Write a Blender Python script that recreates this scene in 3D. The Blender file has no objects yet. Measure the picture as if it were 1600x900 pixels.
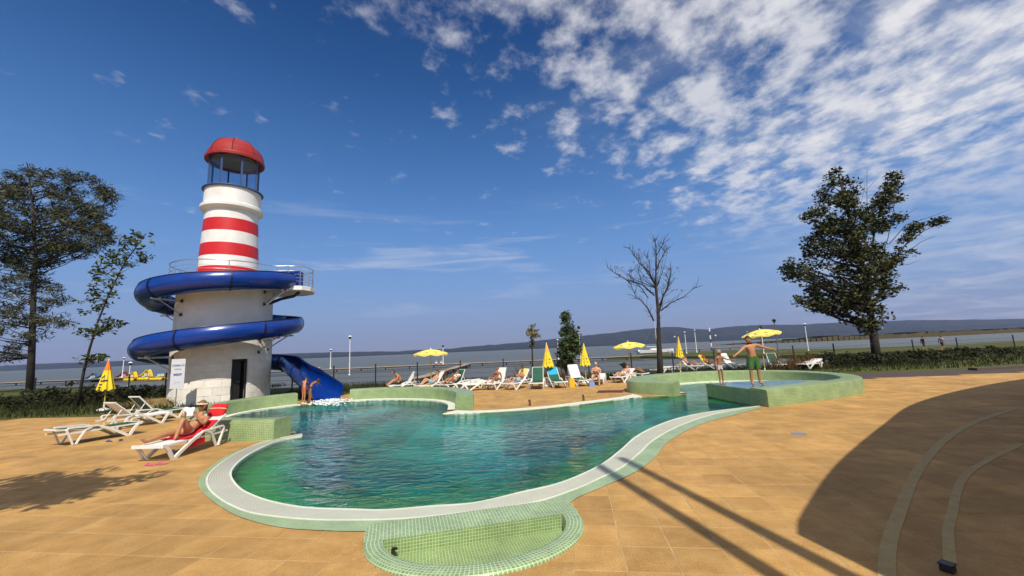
import bpy, bmesh, math, random
import numpy as np
from mathutils import Vector, Matrix
from mathutils.geometry import tessellate_polygon, delaunay_2d_cdt
rad = math.radians
PI = math.pi
SC = bpy.context.scene
COL = SC.collection
random.seed(7)
RNG = np.random.default_rng(11)

# ------------------------------------------------------------------ camera
CAMH, PITCH, ROLL, FPX = 2.1, rad(8.53), rad(2.4), 640.0
_f = Vector((0, math.cos(PITCH), math.sin(PITCH)))
_r0 = Vector((1, 0, 0))
_u0 = _r0.cross(_f)
_r = _r0 * math.cos(ROLL) - _u0 * math.sin(ROLL)
_u = _r0 * math.sin(ROLL) + _u0 * math.cos(ROLL)
cd = bpy.data.cameras.new('camera')
cam = bpy.data.objects.new('camera', cd)
COL.objects.link(cam)
M = Matrix.Identity(4)
for i in range(3):
    M[i][0], M[i][1], M[i][2] = _r[i], _u[i], -_f[i]
M[2][3] = CAMH
cam.matrix_world = M
cd.sensor_width = 36
cd.lens = FPX / 1600 * 36
cd.clip_start = 0.05
cd.clip_end = 30000
SC.camera = cam

# ------------------------------------------------------------------ sun, sky, exposure
SUN_EL = rad(50)
SUN_DIR = Vector((0.229, -0.973, 0)).normalized()      # horizontal direction towards the sun
sd = bpy.data.lights.new('sun', 'SUN')
sd.energy = 5.0
sd.angle = rad(0.55)
sd.color = (1.0, 0.94, 0.84)
sun = bpy.data.objects.new('sun', sd)
COL.objects.link(sun)
tosun = Vector((SUN_DIR.x * math.cos(SUN_EL), SUN_DIR.y * math.cos(SUN_EL), math.sin(SUN_EL)))
sun.rotation_euler = tosun.to_track_quat('Z', 'Y').to_euler()
sun.location = (0, -20, 30)

W = bpy.data.worlds.new('World')
SC.world = W
W.use_nodes = True
nt = W.node_tree
nt.nodes.clear()
def N(tree, typ, **kw):
    n = tree.nodes.new(typ)
    for k, v in kw.items():
        if k == 'ins':
            for kk, vv in v.items():
                n.inputs[kk].default_value = vv
        else:
            setattr(n, k, v)
    return n
def math_node(tree, op, a, b=None, clamp=False):
    n = tree.nodes.new('ShaderNodeMath')
    n.operation = op
    n.use_clamp = clamp
    for i, v in enumerate((a, b)):
        if v is None:
            continue
        if isinstance(v, (int, float)):
            n.inputs[i].default_value = v
        else:
            tree.links.new(v, n.inputs[i])
    return n.outputs[0]
sky = N(nt, 'ShaderNodeTexSky', sky_type='NISHITA', sun_disc=False)
sky.sun_elevation = SUN_EL
sky.sun_rotation = math.atan2(SUN_DIR.x, SUN_DIR.y)
sky.air_density = 1.0
sky.dust_density = 0.9
sky.ozone_density = 3.0
hs = N(nt, 'ShaderNodeHueSaturation', ins={'Hue': 0.512, 'Saturation': 1.45, 'Value': 0.98})
gm = N(nt, 'ShaderNodeGamma', ins={'Gamma': 1.12})
nt.links.new(sky.outputs[0], hs.inputs['Color'])
nt.links.new(hs.outputs[0], gm.inputs[0])
tc = N(nt, 'ShaderNodeTexCoord')
sep = N(nt, 'ShaderNodeSeparateXYZ')
nt.links.new(tc.outputs['Generated'], sep.inputs[0])
X, Y, Z = sep.outputs
zc = math_node(nt, 'MAXIMUM', Z, 0.0)
zz = math_node(nt, 'ADD', zc, 0.10)
px = math_node(nt, 'DIVIDE', X, zz)
py = math_node(nt, 'DIVIDE', Y, zz)
comb = N(nt, 'ShaderNodeCombineXYZ')
nt.links.new(px, comb.inputs[0]); nt.links.new(py, comb.inputs[1])
def wnoise(scale, detail, rough, vec, loc=(0, 0, 0), scl=(1, 1, 1), dist=0.0, rot=0.0):
    mp = N(nt, 'ShaderNodeMapping')
    mp.inputs['Location'].default_value = loc
    mp.inputs['Scale'].default_value = scl
    mp.inputs['Rotation'].default_value = (0, 0, rot)
    nt.links.new(vec, mp.inputs[0])
    n = N(nt, 'ShaderNodeTexNoise', ins={'Scale': scale, 'Detail': detail, 'Roughness': rough, 'Distortion': dist})
    nt.links.new(mp.outputs[0], n.inputs['Vector'])
    return n.outputs[0]
def wramp(fac, lo, hi):
    m = N(nt, 'ShaderNodeMapRange', interpolation_type='SMOOTHSTEP', ins={'From Min': lo, 'From Max': hi})
    nt.links.new(fac, m.inputs[0])
    return m.outputs[0]
# a bank of fleecy cloud lying to the east, thinning westward
n_small = wnoise(6.2, 7, 0.58, comb.outputs[0], (1.3, 0.4, 0), (1.15, 1.0, 1), 0.0, -0.6)
n_big = wnoise(0.85, 3, 0.5, comb.outputs[0], (4.1, 2.2, 0), (1, 1, 1), 0.2)
mline = math_node(nt, 'ADD', math_node(nt, 'ADD', px, math_node(nt, 'MULTIPLY', py, -0.85)), math_node(nt, 'MULTIPLY', n_big, 0.8))
east = wramp(math_node(nt, 'ADD', mline, 1.14), -0.1, 1.15)
cov = math_node(nt, 'ADD', n_small, math_node(nt, 'MULTIPLY', east, 0.245))
puffs = wramp(cov, 0.60, 0.90)
puffs = math_node(nt, 'MULTIPLY', puffs, wramp(Z, 0.16, 0.34))
# long thin streaks low over the lake
n_st = wnoise(1.0, 5, 0.55, tc.outputs['Generated'], (0.2, 0.7, 0.3), (2.6, 2.6, 26), 0.4)
streak = math_node(nt, 'MULTIPLY', wramp(n_st, 0.52, 0.78), math_node(nt, 'MULTIPLY', wramp(Z, 0.05, 0.16), math_node(nt, 'SUBTRACT', 1.0, wramp(Z, 0.24, 0.38))))
veil_n = wnoise(1.4, 6, 0.62, comb.outputs[0], (7, 3, 0), (1, 1.3, 1), 0.6)
veil = math_node(nt, 'MULTIPLY', math_node(nt, 'MULTIPLY', wramp(veil_n, 0.38, 0.72), wramp(mline, -0.9, 0.7)), 0.34)
cl = math_node(nt, 'ADD', math_node(nt, 'MULTIPLY', puffs, 0.78), math_node(nt, 'MULTIPLY', streak, 0.42))
cl = math_node(nt, 'ADD', cl, veil, clamp=True)
hz = N(nt, 'ShaderNodeMix', data_type='RGBA')
hzf = math_node(nt, 'POWER', math_node(nt, 'SUBTRACT', 1.0, zc), 5.0)
nt.links.new(math_node(nt, 'MULTIPLY', hzf, 0.93), hz.inputs['Factor'])
h0 = N(nt, 'ShaderNodeMix', data_type='RGBA')
nt.links.new(math_node(nt, 'MULTIPLY', math_node(nt, 'POWER', math_node(nt, 'SUBTRACT', 1.0, zc), 2.5), 1.0), h0.inputs['Factor'])
nt.links.new(gm.outputs[0], h0.inputs['A'])
h0.inputs['B'].default_value = (2.7, 8.0, 17.2, 1)
nt.links.new(h0.outputs['Result'], hz.inputs['A'])
hz.inputs['B'].default_value = (5.0, 5.0, 6.5, 1)
mix = N(nt, 'ShaderNodeMix', data_type='RGBA')
nt.links.new(cl, mix.inputs['Factor'])
nt.links.new(hz.outputs['Result'], mix.inputs['A'])
mix.inputs['B'].default_value = (13.0, 13.0, 13.6, 1)
bg = N(nt, 'ShaderNodeBackground', ins={'Strength': 0.06})
nt.links.new(mix.outputs['Result'], bg.inputs[0])
wo = N(nt, 'ShaderNodeOutputWorld')
nt.links.new(bg.outputs[0], wo.inputs[0])

SC.view_settings.view_transform = 'Standard'
SC.view_settings.look = 'None'
SC.view_settings.gamma = 1
SC.view_settings.exposure = 0.0
SC.cycles.volume_bounces = 0
SC.cycles.max_bounces = 8
SC.cycles.transparent_max_bounces = 16

# ------------------------------------------------------------------ helpers
def ray(x, y):
    return _f + _r * ((x - 800) / FPX) + _u * ((450 - y) / FPX)
def G(x, y, z=0.0):
    """where the line of sight through a picture point meets the level z"""
    d = ray(x, y)
    t = (z - CAMH) / d.z
    return Vector((d.x * t, d.y * t, z))
def AY(x, y, Yd):
    d = ray(x, y)
    t = Yd / d.y
    return Vector((d.x * t, Yd, CAMH + d.z * t))

MATS = {}
def mat(name, col, rough=0.6, var=0.0, vscale=8.0, bump=0.0, bscale=60.0, metal=0.0, spec=0.5, col2=None, trans=0.0, coat=0.0, rnd=0.0, emit=None, world=False, stain=0.0):
    """procedural material: base colour, mottling between col and col2, fine relief, per-object variation"""
    if name in MATS:
        return MATS[name]
    m = bpy.data.materials.new(name)
    m.use_nodes = True
    t = m.node_tree
    p = t.nodes['Principled BSDF']
    p.inputs['Roughness'].default_value = rough
    p.inputs['Metallic'].default_value = metal
    p.inputs['Specular IOR Level'].default_value = spec
    p.inputs['Transmission Weight'].default_value = trans
    p.inputs['Coat Weight'].default_value = coat
    p.inputs['Coat Roughness'].default_value = 0.08
    c = (*col, 1)
    c2 = (*(col2 or tuple(x * (1 - var) for x in col)), 1)
    tcn = N(t, 'ShaderNodeTexCoord')
    src = N(t, 'ShaderNodeNewGeometry').outputs['Position'] if world else tcn.outputs['Object']
    out = None
    if var > 0 or col2:
        n = N(t, 'ShaderNodeTexNoise', ins={'Scale': vscale, 'Detail': 6, 'Roughness': 0.62})
        t.links.new(src, n.inputs['Vector'])
        r = N(t, 'ShaderNodeMapRange', ins={'From Min': 0.34, 'From Max': 0.68})
        t.links.new(n.outputs[0], r.inputs[0])
        mx = N(t, 'ShaderNodeMix', data_type='RGBA')
        t.links.new(r.outputs[0], mx.inputs['Factor'])
        mx.inputs['A'].default_value = c
        mx.inputs['B'].default_value = c2
        out = mx.outputs['Result']
        rr = N(t, 'ShaderNodeMapRange', ins={'To Min': max(0.02, rough - 0.1), 'To Max': min(1, rough + 0.1)})
        t.links.new(n.outputs[0], rr.inputs[0])
        t.links.new(rr.outputs[0], p.inputs['Roughness'])
    else:
        p.inputs['Base Color'].default_value = c
    if rnd > 0:
        oi = N(t, 'ShaderNodeObjectInfo')
        ge = N(t, 'ShaderNodeNewGeometry')
        ad = math_node(t, 'FRACT', math_node(t, 'ADD', oi.outputs['Random'], ge.outputs['Random Per Island']))
        mr = N(t, 'ShaderNodeMapRange', ins={'To Min': 1 - rnd, 'To Max': 1 + rnd})
        t.links.new(ad, mr.inputs[0])
        h = N(t, 'ShaderNodeHueSaturation')
        if out is None:
            h.inputs['Color'].default_value = c
        else:
            t.links.new(out, h.inputs['Color'])
        t.links.new(mr.outputs[0], h.inputs['Value'])
        out = h.outputs[0]
    if stain > 0:
        sn = N(t, 'ShaderNodeTexNoise', ins={'Scale': 0.55, 'Detail': 7, 'Roughness': 0.68, 'Distortion': 0.6})
        t.links.new(src, sn.inputs['Vector'])
        gn = N(t, 'ShaderNodeTexNoise', ins={'Scale': 55.0, 'Detail': 3, 'Roughness': 0.7})
        t.links.new(src, gn.inputs['Vector'])
        a_ = N(t, 'ShaderNodeMapRange', ins={'From Min': 0.32, 'From Max': 0.66, 'To Min': 1 - stain, 'To Max': 1 + stain * 0.35}); t.links.new(sn.outputs[0], a_.inputs[0])
        b_ = N(t, 'ShaderNodeMapRange', ins={'From Min': 0.3, 'From Max': 0.7, 'To Min': 0.80, 'To Max': 1.18}); t.links.new(gn.outputs[0], b_.inputs[0])
        h3 = N(t, 'ShaderNodeHueSaturation'); t.links.new(out, h3.inputs['Color']); t.links.new(math_node(t, 'MULTIPLY', a_.outputs[0], b_.outputs[0]), h3.inputs['Value'])
        out = h3.outputs[0]
    if out is not None:
        t.links.new(out, p.inputs['Base Color'])
    if bump > 0:
        nb = N(t, 'ShaderNodeTexNoise', ins={'Scale': bscale, 'Detail': 4, 'Roughness': 0.6})
        t.links.new(src, nb.inputs['Vector'])
        b = N(t, 'ShaderNodeBump', ins={'Strength': bump, 'Distance': 0.02})
        t.links.new(nb.outputs[0], b.inputs['Height'])
        t.links.new(b.outputs[0], p.inputs['Normal'])
    MATS[name] = m
    return m

def mosaic(name, c1, c2, grout, tile=0.034, mortar=0.10, rough=0.35, bump=0.4):
    """small square glass mosaic laid along the UVs (UVs are in metres)"""
    m = bpy.data.materials.new(name)
    m.use_nodes = True
    t = m.node_tree
    p = t.nodes['Principled BSDF']
    uv = N(t, 'ShaderNodeUVMap')
    br = N(t, 'ShaderNodeTexBrick', offset=0.0, squash=1.0)
    for k, v in {'Scale': 1.0, 'Mortar Size': tile * mortar, 'Mortar Smooth': 0.3, 'Bias': 0.0, 'Brick Width': tile, 'Row Height': tile}.items():
        br.inputs[k].default_value = v
    br.inputs['Color1'].default_value = (*c1, 1)
    br.inputs['Color2'].default_value = (*c2, 1)
    br.inputs['Mortar'].default_value = (*grout, 1)
    t.links.new(uv.outputs[0], br.inputs['Vector'])
    n = N(t, 'ShaderNodeTexNoise', ins={'Scale': 2.2, 'Detail': 6, 'Roughness': 0.65})
    tcn = N(t, 'ShaderNodeTexCoord')
    t.links.new(tcn.outputs['Object'], n.inputs['Vector'])
    mr = N(t, 'ShaderNodeMapRange', ins={'From Min': 0.3, 'From Max': 0.7, 'To Min': 0.78, 'To Max': 1.15})
    t.links.new(n.outputs[0], mr.inputs[0])
    h = N(t, 'ShaderNodeHueSaturation')
    t.links.new(br.outputs['Color'], h.inputs['Color'])
    t.links.new(mr.outputs[0], h.inputs['Value'])
    t.links.new(h.outputs[0], p.inputs['Base Color'])
    p.inputs['Roughness'].default_value = rough
    b = N(t, 'ShaderNodeBump', invert=True, ins={'Strength': bump, 'Distance': 0.003})
    t.links.new(br.outputs['Fac'], b.inputs['Height'])
    t.links.new(b.outputs[0], p.inputs['Normal'])
    MATS[name] = m
    return m

class MB:
    """collects geometry for one mesh object"""
    def __init__(s):
        s.v, s.f, s.uv = [], [], {}
    def quad(s, *p):
        i = len(s.v); s.v += [tuple(q) for q in p]; s.f.append(tuple(range(i, i + len(p))))
    def box(s, c, sz, rz=0.0, rot=None):
        R = rot if rot is not None else Matrix.Rotation(rz, 3, 'Z')
        i = len(s.v)
        for dx, dy, dz in ((-1,-1,-1),(1,-1,-1),(1,1,-1),(-1,1,-1),(-1,-1,1),(1,-1,1),(1,1,1),(-1,1,1)):
            q = R @ Vector((dx * sz[0] / 2, dy * sz[1] / 2, dz * sz[2] / 2))
            s.v.append((c[0] + q.x, c[1] + q.y, c[2] + q.z))
        for f in ((0,3,2,1),(4,5,6,7),(0,1,5,4),(1,2,6,5),(2,3,7,6),(3,0,4,7)):
            s.f.append(tuple(i + k for k in f))
    def tube(s, pts, rads, seg=8, caps=True, flat=None):
        """swept round (or flat: (w,h) rectangle-ish) section along points"""
        pts = [Vector(p) for p in pts]
        if isinstance(rads, (int, float)):
            rads = [rads] * len(pts)
        n = len(pts)
        base = len(s.v)
        ref = None
        for k, p in enumerate(pts):
            t = (pts[min(k + 1, n - 1)] - pts[max(k - 1, 0)])
            if t.length < 1e-9: t = Vector((0, 0, 1))
            t.normalize()
            if ref is None:
                a = Vector((0, 0, 1)) if abs(t.z) < 0.9 else Vector((1, 0, 0))
                ref = (a - t * a.dot(t)).normalized()
            else:
                ref = ref - t * ref.dot(t)
                ref = ref.normalized() if ref.length > 1e-6 else t.orthogonal().normalized()
            b = t.cross(ref)
            for j in range(seg):
                an = 2 * PI * (j + (0.5 if flat else 0)) / seg
                if flat:
                    q = p + ref * (math.cos(an) * 1.414 * flat[1] / 2) + b * (math.sin(an) * 1.414 * flat[0] / 2)
                else:
                    q = p + ref * (math.cos(an) * rads[k]) + b * (math.sin(an) * rads[k])
                s.v.append(tuple(q))
        for k in range(n - 1):
            for j in range(seg):
                a, b2 = base + k * seg + j, base + k * seg + (j + 1) % seg
                s.f.append((a, b2, b2 + seg, a + seg))
        if caps:
            s.f.append(tuple(base + j for j in reversed(range(seg))))
            s.f.append(tuple(base + (n - 1) * seg + j for j in range(seg)))
    def lathe(s, prof, c=(0, 0, 0), seg=32, a0=0.0, a1=2 * PI, close=True, fn=None):
        """profile (r,z) turned about z"""
        full = abs(a1 - a0 - 2 * PI) < 1e-6
        m = seg if full else seg + 1
        base = len(s.v)
        for r, z in prof:
            for j in range(m):
                a = a0 + (a1 - a0) * j / seg
                k = fn(a, r, z) if fn else 1.0
                s.v.append((c[0] + r * k * math.cos(a), c[1] + r * k * math.sin(a), c[2] + z))
        for i in range(len(prof) - 1):
            for j in range(seg if full else seg):
                j2 = (j + 1) % m
                s.f.append((base + i * m + j, base + i * m + j2, base + (i + 1) * m + j2, base + (i + 1) * m + j))
    def prism(s, poly, z0, z1, bottom=True):
        poly = [(p[0], p[1]) for p in poly]
        i = len(s.v); n = len(poly)
        s.v += [(x, y, z0) for x, y in poly] + [(x, y, z1) for x, y in poly]
        for k in range(n):
            s.f.append((i + k, i + (k + 1) % n, i + n + (k + 1) % n, i + n + k))
        for t in tessellate_polygon([[Vector((x, y, 0)) for x, y in poly]]):
            s.f.append(tuple(i + n + k for k in t))
            if bottom:
                s.f.append(tuple(i + k for k in reversed(t)))
    def build(s, name, m, parent=None, smooth=False, bevel=0.0, loc=None, rz=None):
        me = bpy.data.meshes.new(name)
        me.from_pydata(s.v, [], s.f)
        if s.uv:
            l = me.uv_layers.new(name='UVMap')
            for poly in me.polygons:
                for li in poly.loop_indices:
                    l.data[li].uv = s.uv.get(me.loops[li].vertex_index, (0, 0))
        bm = bmesh.new(); bm.from_mesh(me)
        bmesh.ops.recalc_face_normals(bm, faces=bm.faces)
        if bevel:
            bmesh.ops.bevel(bm, geom=[e for e in bm.edges if len(e.link_faces) == 2 and e.calc_face_angle(0) > 0.6], offset=bevel, segments=2, affect='EDGES', profile=0.5)
        bm.to_mesh(me); bm.free()
        if m: me.materials.append(m)
        if smooth is True:
            for p in me.polygons: p.use_smooth = True
        elif smooth:
            for p in me.polygons: p.use_smooth = True
            me.set_sharp_from_angle(angle=rad(smooth))
        o = bpy.data.objects.new(name, me)
        COL.objects.link(o)
        if parent is not None: o.parent = parent
        if loc is not None: o.location = loc
        if rz is not None: o.rotation_euler.z = rz
        return o

def empty(name, loc=(0, 0, 0), rz=0.0):
    o = bpy.data.objects.new(name, None)
    o.empty_display_size = 0.2
    COL.objects.link(o)
    o.location = loc
    o.rotation_euler.z = rz
    return o
def tag(o, label=None, cat=None, group=None, kind=None):
    if label: o['label'] = label
    if cat: o['category'] = cat
    if group: o['group'] = group
    if kind: o['kind'] = kind
    return o
def copy_tree(o, parent=None):
    c = o.copy(); COL.objects.link(c); c.parent = parent
    for ch in list(o.children): copy_tree(ch, c)
    return c
def smooth_line(pts, closed=False, step=0.25):
    """Catmull-Rom through points, resampled at about `step`"""
    P = [np.array(p[:2], float) for p in pts]
    n = len(P); out = []
    for i in range(n if closed else n - 1):
        if closed:
            a, b, c, d = P[i - 1], P[i], P[(i + 1) % n], P[(i + 2) % n]
        else:
            a, b, c, d = P[max(i - 1, 0)], P[i], P[i + 1], P[min(i + 2, n - 1)]
        k = max(1, int(np.linalg.norm(c - b) / step))
        for j in range(k):
            t = j / k
            out.append(tuple(0.5 * ((2 * b) + (c - a) * t + (2 * a - 5 * b + 4 * c - d) * t * t + (3 * b - a - 3 * c + d) * t ** 3)))
    if not closed: out.append(tuple(P[-1]))
    return out
def resample(pts, n):
    P = np.array([p[:2] for p in pts], float)
    d = np.r_[0, np.cumsum(np.linalg.norm(np.diff(P, axis=0), axis=1))]
    t = np.linspace(0, d[-1], n)
    return [(float(np.interp(x, d, P[:, 0])), float(np.interp(x, d, P[:, 1]))) for x in t]
def length(pts):
    P = np.array([p[:2] for p in pts], float)
    return float(np.linalg.norm(np.diff(P, axis=0), axis=1).sum())
def band(mb, A, B, n, z, uvs=True):
    """flat ribbon between two lines"""
    A, B = resample(A, n), resample(B, n)
    i = len(mb.v); s = 0.0
    for k in range(n):
        if k: s += 0.5 * (math.dist(A[k], A[k - 1]) + math.dist(B[k], B[k - 1]))
        mb.v += [(*A[k], z), (*B[k], z)]
        if uvs:
            mb.uv[i + 2 * k] = (s, 0); mb.uv[i + 2 * k + 1] = (s, math.dist(A[k], B[k]))
    for k in range(n - 1):
        a = i + 2 * k
        mb.f.append((a, a + 1, a + 3, a + 2))
def wall_between(mb, A, B, n, z0, z1, r=0.06):
    """a low rounded-top wall whose two faces follow lines A and B, UVs in metres"""
    A, B = resample(A, n), resample(B, n)
    prof = []
    s = 0.0
    base = len(mb.v)
    cnt = None
    for k in range(n):
        if k: s += 0.5 * (math.dist(A[k], A[k - 1]) + math.dist(B[k], B[k - 1]))
        a, b = Vector((*A[k], 0)), Vector((*B[k], 0))
        w = (b - a).length; d = (b - a) / w
        pr = [(0, z0), (0, z1 - r), (r * 0.3, z1 - r * 0.3), (r, z1), (w - r, z1), (w - r * 0.3, z1 - r * 0.3), (w, z1 - r), (w, z0)]
        cnt = len(pr); v = 0.0; prev = pr[0]
        for q in pr:
            v += math.dist(q, prev); prev = q
            mb.uv[len(mb.v)] = (s, v)
            mb.v.append((a.x + d.x * q[0], a.y + d.y * q[0], q[1]))
    for k in range(n - 1):
        for j in range(cnt - 1):
            x = base + k * cnt + j
            mb.f.append((x, x + 1, x + 1 + cnt, x + cnt))
    for k in (0, n - 1):                                    # end faces with their own UVs
        i = len(mb.v)
        for j in range(cnt):
            src = mb.v[base + k * cnt + j]
            a0 = mb.v[base + k * cnt]
            mb.v.append(src)
            mb.uv[i + j] = (math.dist(src[:2], a0[:2]), src[2])
        mb.f.append(tuple(range(i, i + cnt)))

# ------------------------------------------------------------------ materials
M_deck = mat('deck_stone', (0.52, 0.310, 0.105), 0.75, col2=(0.42, 0.228, 0.066), vscale=3.0, bump=0.5, bscale=60, rnd=0.11, spec=0.3, world=True, stain=0.28)

M_joint = mat('deck_joint', (0.52, 0.36, 0.16), 0.85, var=0.45, vscale=2.5, bump=0.2, world=True)
M_white = mat('white_plaster', (0.80, 0.79, 0.76), 0.65, col2=(0.66, 0.64, 0.59), vscale=1.1, bump=0.12, bscale=40)
M_block = mat('white_block', (0.80, 0.76, 0.67), 0.8, col2=(0.70, 0.65, 0.55), vscale=2.4, bump=0.3, bscale=50, rnd=0.05)
M_red = mat('red_paint', (0.60, 0.012, 0.015), 0.45, var=0.2, vscale=2.0)
M_roofred = mat('red_roof_metal', (0.38, 0.020, 0.012), 0.40, var=0.35, vscale=2.5, rnd=0.06)
M_blue = mat('blue_fibreglass', (0.002, 0.038, 0.26), 0.25, col2=(0.0015, 0.028, 0.20), vscale=1.5, coat=0.15)
M_bluedark = mat('dark_blue_rim', (0.004, 0.008, 0.03), 0.4)
M_frame = mat('blue_grey_metal', (0.05, 0.09, 0.20), 0.4, metal=0.2)
M_steel = mat('steel', (0.55, 0.55, 0.54), 0.35, metal=0.9)
M_dark = mat('dark_metal', (0.02, 0.022, 0.022), 0.5, var=0.2)
M_plastic = mat('white_plastic', (0.80, 0.78, 0.72), 0.4, col2=(0.72, 0.69, 0.61), vscale=3)
M_sling = mat('green_sling', (0.008, 0.09, 0.05), 0.75, var=0.25, vscale=5, bump=0.1, bscale=200)
M_whsling = mat('white_sling', (0.76, 0.75, 0.70), 0.7, var=0.08, vscale=4)
M_yellow = mat('yellow_canvas', (0.80, 0.62, 0.03), 0.75, col2=(0.72, 0.52, 0.02), vscale=2.5, bump=0.1, bscale=120)
M_pale = mat('pale_yellow_canvas', (0.82, 0.70, 0.18), 0.75, col2=(0.78, 0.60, 0.08), vscale=2.0)
M_orange = mat('orange_canvas', (0.75, 0.20, 0.02), 0.75)
M_tip = mat('peach_canvas', (0.80, 0.42, 0.08), 0.75)
M_print = mat('dark_print', (0.03, 0.02, 0.015), 0.7)
M_pole = mat('yellow_pole', (0.55, 0.38, 0.03), 0.5)
M_hill = mat('hill_forest', (0.012, 0.020, 0.022), 0.95, col2=(0.034, 0.038, 0.034), vscale=0.010, spec=0.0)
M_grass = mat('grass', (0.060, 0.085, 0.018), 0.9, col2=(0.10, 0.085, 0.03), vscale=0.7, bump=0.5, bscale=12, spec=0.1)
M_blade = mat('grass_blade', (0.032, 0.040, 0.010), 0.8, rnd=0.4, spec=0.2)
M_reed = mat('reed_blade', (0.15, 0.08, 0.025), 0.85, rnd=0.5, spec=0.15)
M_bark = mat('bark', (0.035, 0.026, 0.018), 0.9, var=0.5, vscale=6, bump=0.6, bscale=25)
M_leaf = mat('leaf_dark', (0.022, 0.030, 0.007), 0.65, col2=(0.075, 0.075, 0.018), vscale=0.8, rnd=0.55, spec=0.3)
M_hedge = mat('hedge_leaf', (0.016, 0.021, 0.006), 0.7, col2=(0.034, 0.034, 0.010), vscale=0.8, rnd=0.5, spec=0.2)
M_leaf2 = mat('leaf_green', (0.026, 0.044, 0.009), 0.6, col2=(0.075, 0.095, 0.02), vscale=1.4, rnd=0.5, spec=0.3)
M_leafy = mat('leaf_yellowing', (0.14, 0.12, 0.03), 0.7, rnd=0.4)
M_leafb = mat('leaf_brown', (0.10, 0.055, 0.03), 0.8, rnd=0.4)
M_needle = mat('leaf_feathery', (0.03, 0.036, 0.011), 0.75, col2=(0.07, 0.068, 0.022), vscale=0.35, rnd=0.45)
M_pier = mat('pier_wood', (0.40, 0.30, 0.19), 0.85, col2=(0.30, 0.22, 0.14), vscale=1.2, bump=0.2, world=True, rnd=0.12)
M_tilewall = mosaic('green_mosaic', (0.21, 0.31, 0.105), (0.15, 0.24, 0.075), (0.38, 0.43, 0.24), tile=0.045, mortar=0.12)
M_tileband = mosaic('pale_green_mosaic', (0.23, 0.35, 0.15), (0.15, 0.26, 0.095), (0.46, 0.53, 0.33), tile=0.042, mortar=0.15)
M_coping = mat('white_coping', (0.70, 0.72, 0.60), 0.6, var=0.15, vscale=4, bump=0.1)
M_slat = mat('grate_slat', (0.50, 0.51, 0.43), 0.55, var=0.1, vscale=2)
M_gutter = mat('gutter_dark', (0.06, 0.07, 0.045), 0.8)
M_kerb = mat('pale_strip', (0.46, 0.33, 0.13), 0.8, var=0.2, vscale=6, bump=0.2)
M_path = mat('dark_path', (0.075, 0.052, 0.042), 0.9, var=0.3, vscale=2, bump=0.3)
M_skin = mat('skin_tan', (0.46, 0.21, 0.10), 0.5, var=0.12, vscale=9, spec=0.4)
M_skin2 = mat('skin_fair', (0.56, 0.30, 0.18), 0.5, var=0.12, vscale=9, spec=0.4)
M_skin3 = mat('skin_bronze', (0.34, 0.14, 0.06), 0.5, var=0.12, vscale=9, spec=0.4)
M_lip = mat('lip', (0.32, 0.08, 0.06), 0.5)
M_eye = mat('eye_dark', (0.015, 0.012, 0.01), 0.2)
def fabric(name, c): return mat('cloth_' + name, c, 0.85, var=0.2, vscale=14, bump=0.15, bscale=80)

# ------------------------------------------------------------------ pool outlines (level plan, metres)
inner_px = [(472,681),(435,689),(395,707),(370,725),(360,742),(372,762),(395,775),(425,785),(475,794),(550,797),(600,798),(675,792),(740,787),(815,770),(877,755),(936,729),(968,706),(993,684),(1022,668),(1062,653.6),(1115.6,643),(1187,634.6)]
outer_px = [(472,678),(415,690),(375,706),(344,725),(325,744),(325,762.5),(344,781),(375,797),(406,805),(469,812),(531,814),(615,812.5),(690,806),(765,797.5),(840,785),(900,765),(936,749),(972,731),(1000.6,707.6),(1022,688),(1062,666),(1115.6,648),(1183,635.7)]
green_px = [(420,691),(368,706),(335,725),(312,746),(311,762),(325,778),(350,796),(382,811),(437.5,825),(510,830),(572,831),(700,826),(800,809),(887,788),(900,779),(943,761),(993,738),(1022,716.5),(1044,691),(1080,670),(1115.6,657),(1190,638)]
front_in = smooth_line([G(*p) for p in inner_px], step=0.12)
front_out = smooth_line([G(*p) for p in outer_px], step=0.12)
front_green = smooth_line([G(*p) for p in green_px], step=0.12)
# walls round the two bays (inner face / outer face)
LW1_in = smooth_line([(-6.3,11.8),(-7.25,11.8),(-8.75,12.45),(-9.9,13.45),(-10.75,14.8),(-11.25,16.4),(-11.0,18.0),(-10.05,19.3)], step=0.2)
LW1_out = smooth_line([(-6.45,11.22),(-7.42,11.24),(-9.0,11.9),(-10.3,13.0),(-11.3,14.5),(-11.85,16.4),(-11.6,18.2),(-10.5,19.8)], step=0.2)
LW2_in = smooth_line([(-7.95,20.05),(-6.7,20.2),(-5.4,19.85),(-4.2,19.25),(-3.2,18.35),(-2.5,17.0),(-2.22,15.3)], step=0.2)
LW2_out = smooth_line([(-8.1,20.65),(-6.6,20.85),(-5.15,20.5),(-3.8,19.8),(-2.6,18.8),(-1.8,17.2),(-1.55,15.05)], step=0.2)
RW_in = smooth_line([(6.75,17.35),(6.2,19.0),(6.9,20.6),(8.5,21.6),(10.2,21.95),(11.9,21.4),(13.0,20.2),(13.4,18.6),(13.1,17.2),(12.3,16.0),(11.0,15.2),(9.9,14.85),(7.75,14.05)], step=0.2)
RW_out = smooth_line([(6.3,16.85),(5.0,18.5),(5.7,20.6),(7.4,22.1),(10.1,22.7),(12.3,22.0),(13.6,20.6),(14.0,18.6),(13.7,16.9),(12.75,15.5),(11.4,14.62),(10.1,14.1),(7.8,13.15)], step=0.2)
def inset(line, d):
    P = [Vector((*p, 0)) for p in line]; out = []
    for k, p in enumerate(P):
        t = (P[min(k + 1, len(P) - 1)] - P[max(k - 1, 0)]).normalized()
        q = p + Vector((t.y, -t.x, 0)) * d
        out.append((q.x, q.y))
    return out
LC1 = inset(LW1_in, 0.30)        # the coping's water edge, towards the bay centre
LC2 = inset(LW2_in, 0.30)
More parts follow.
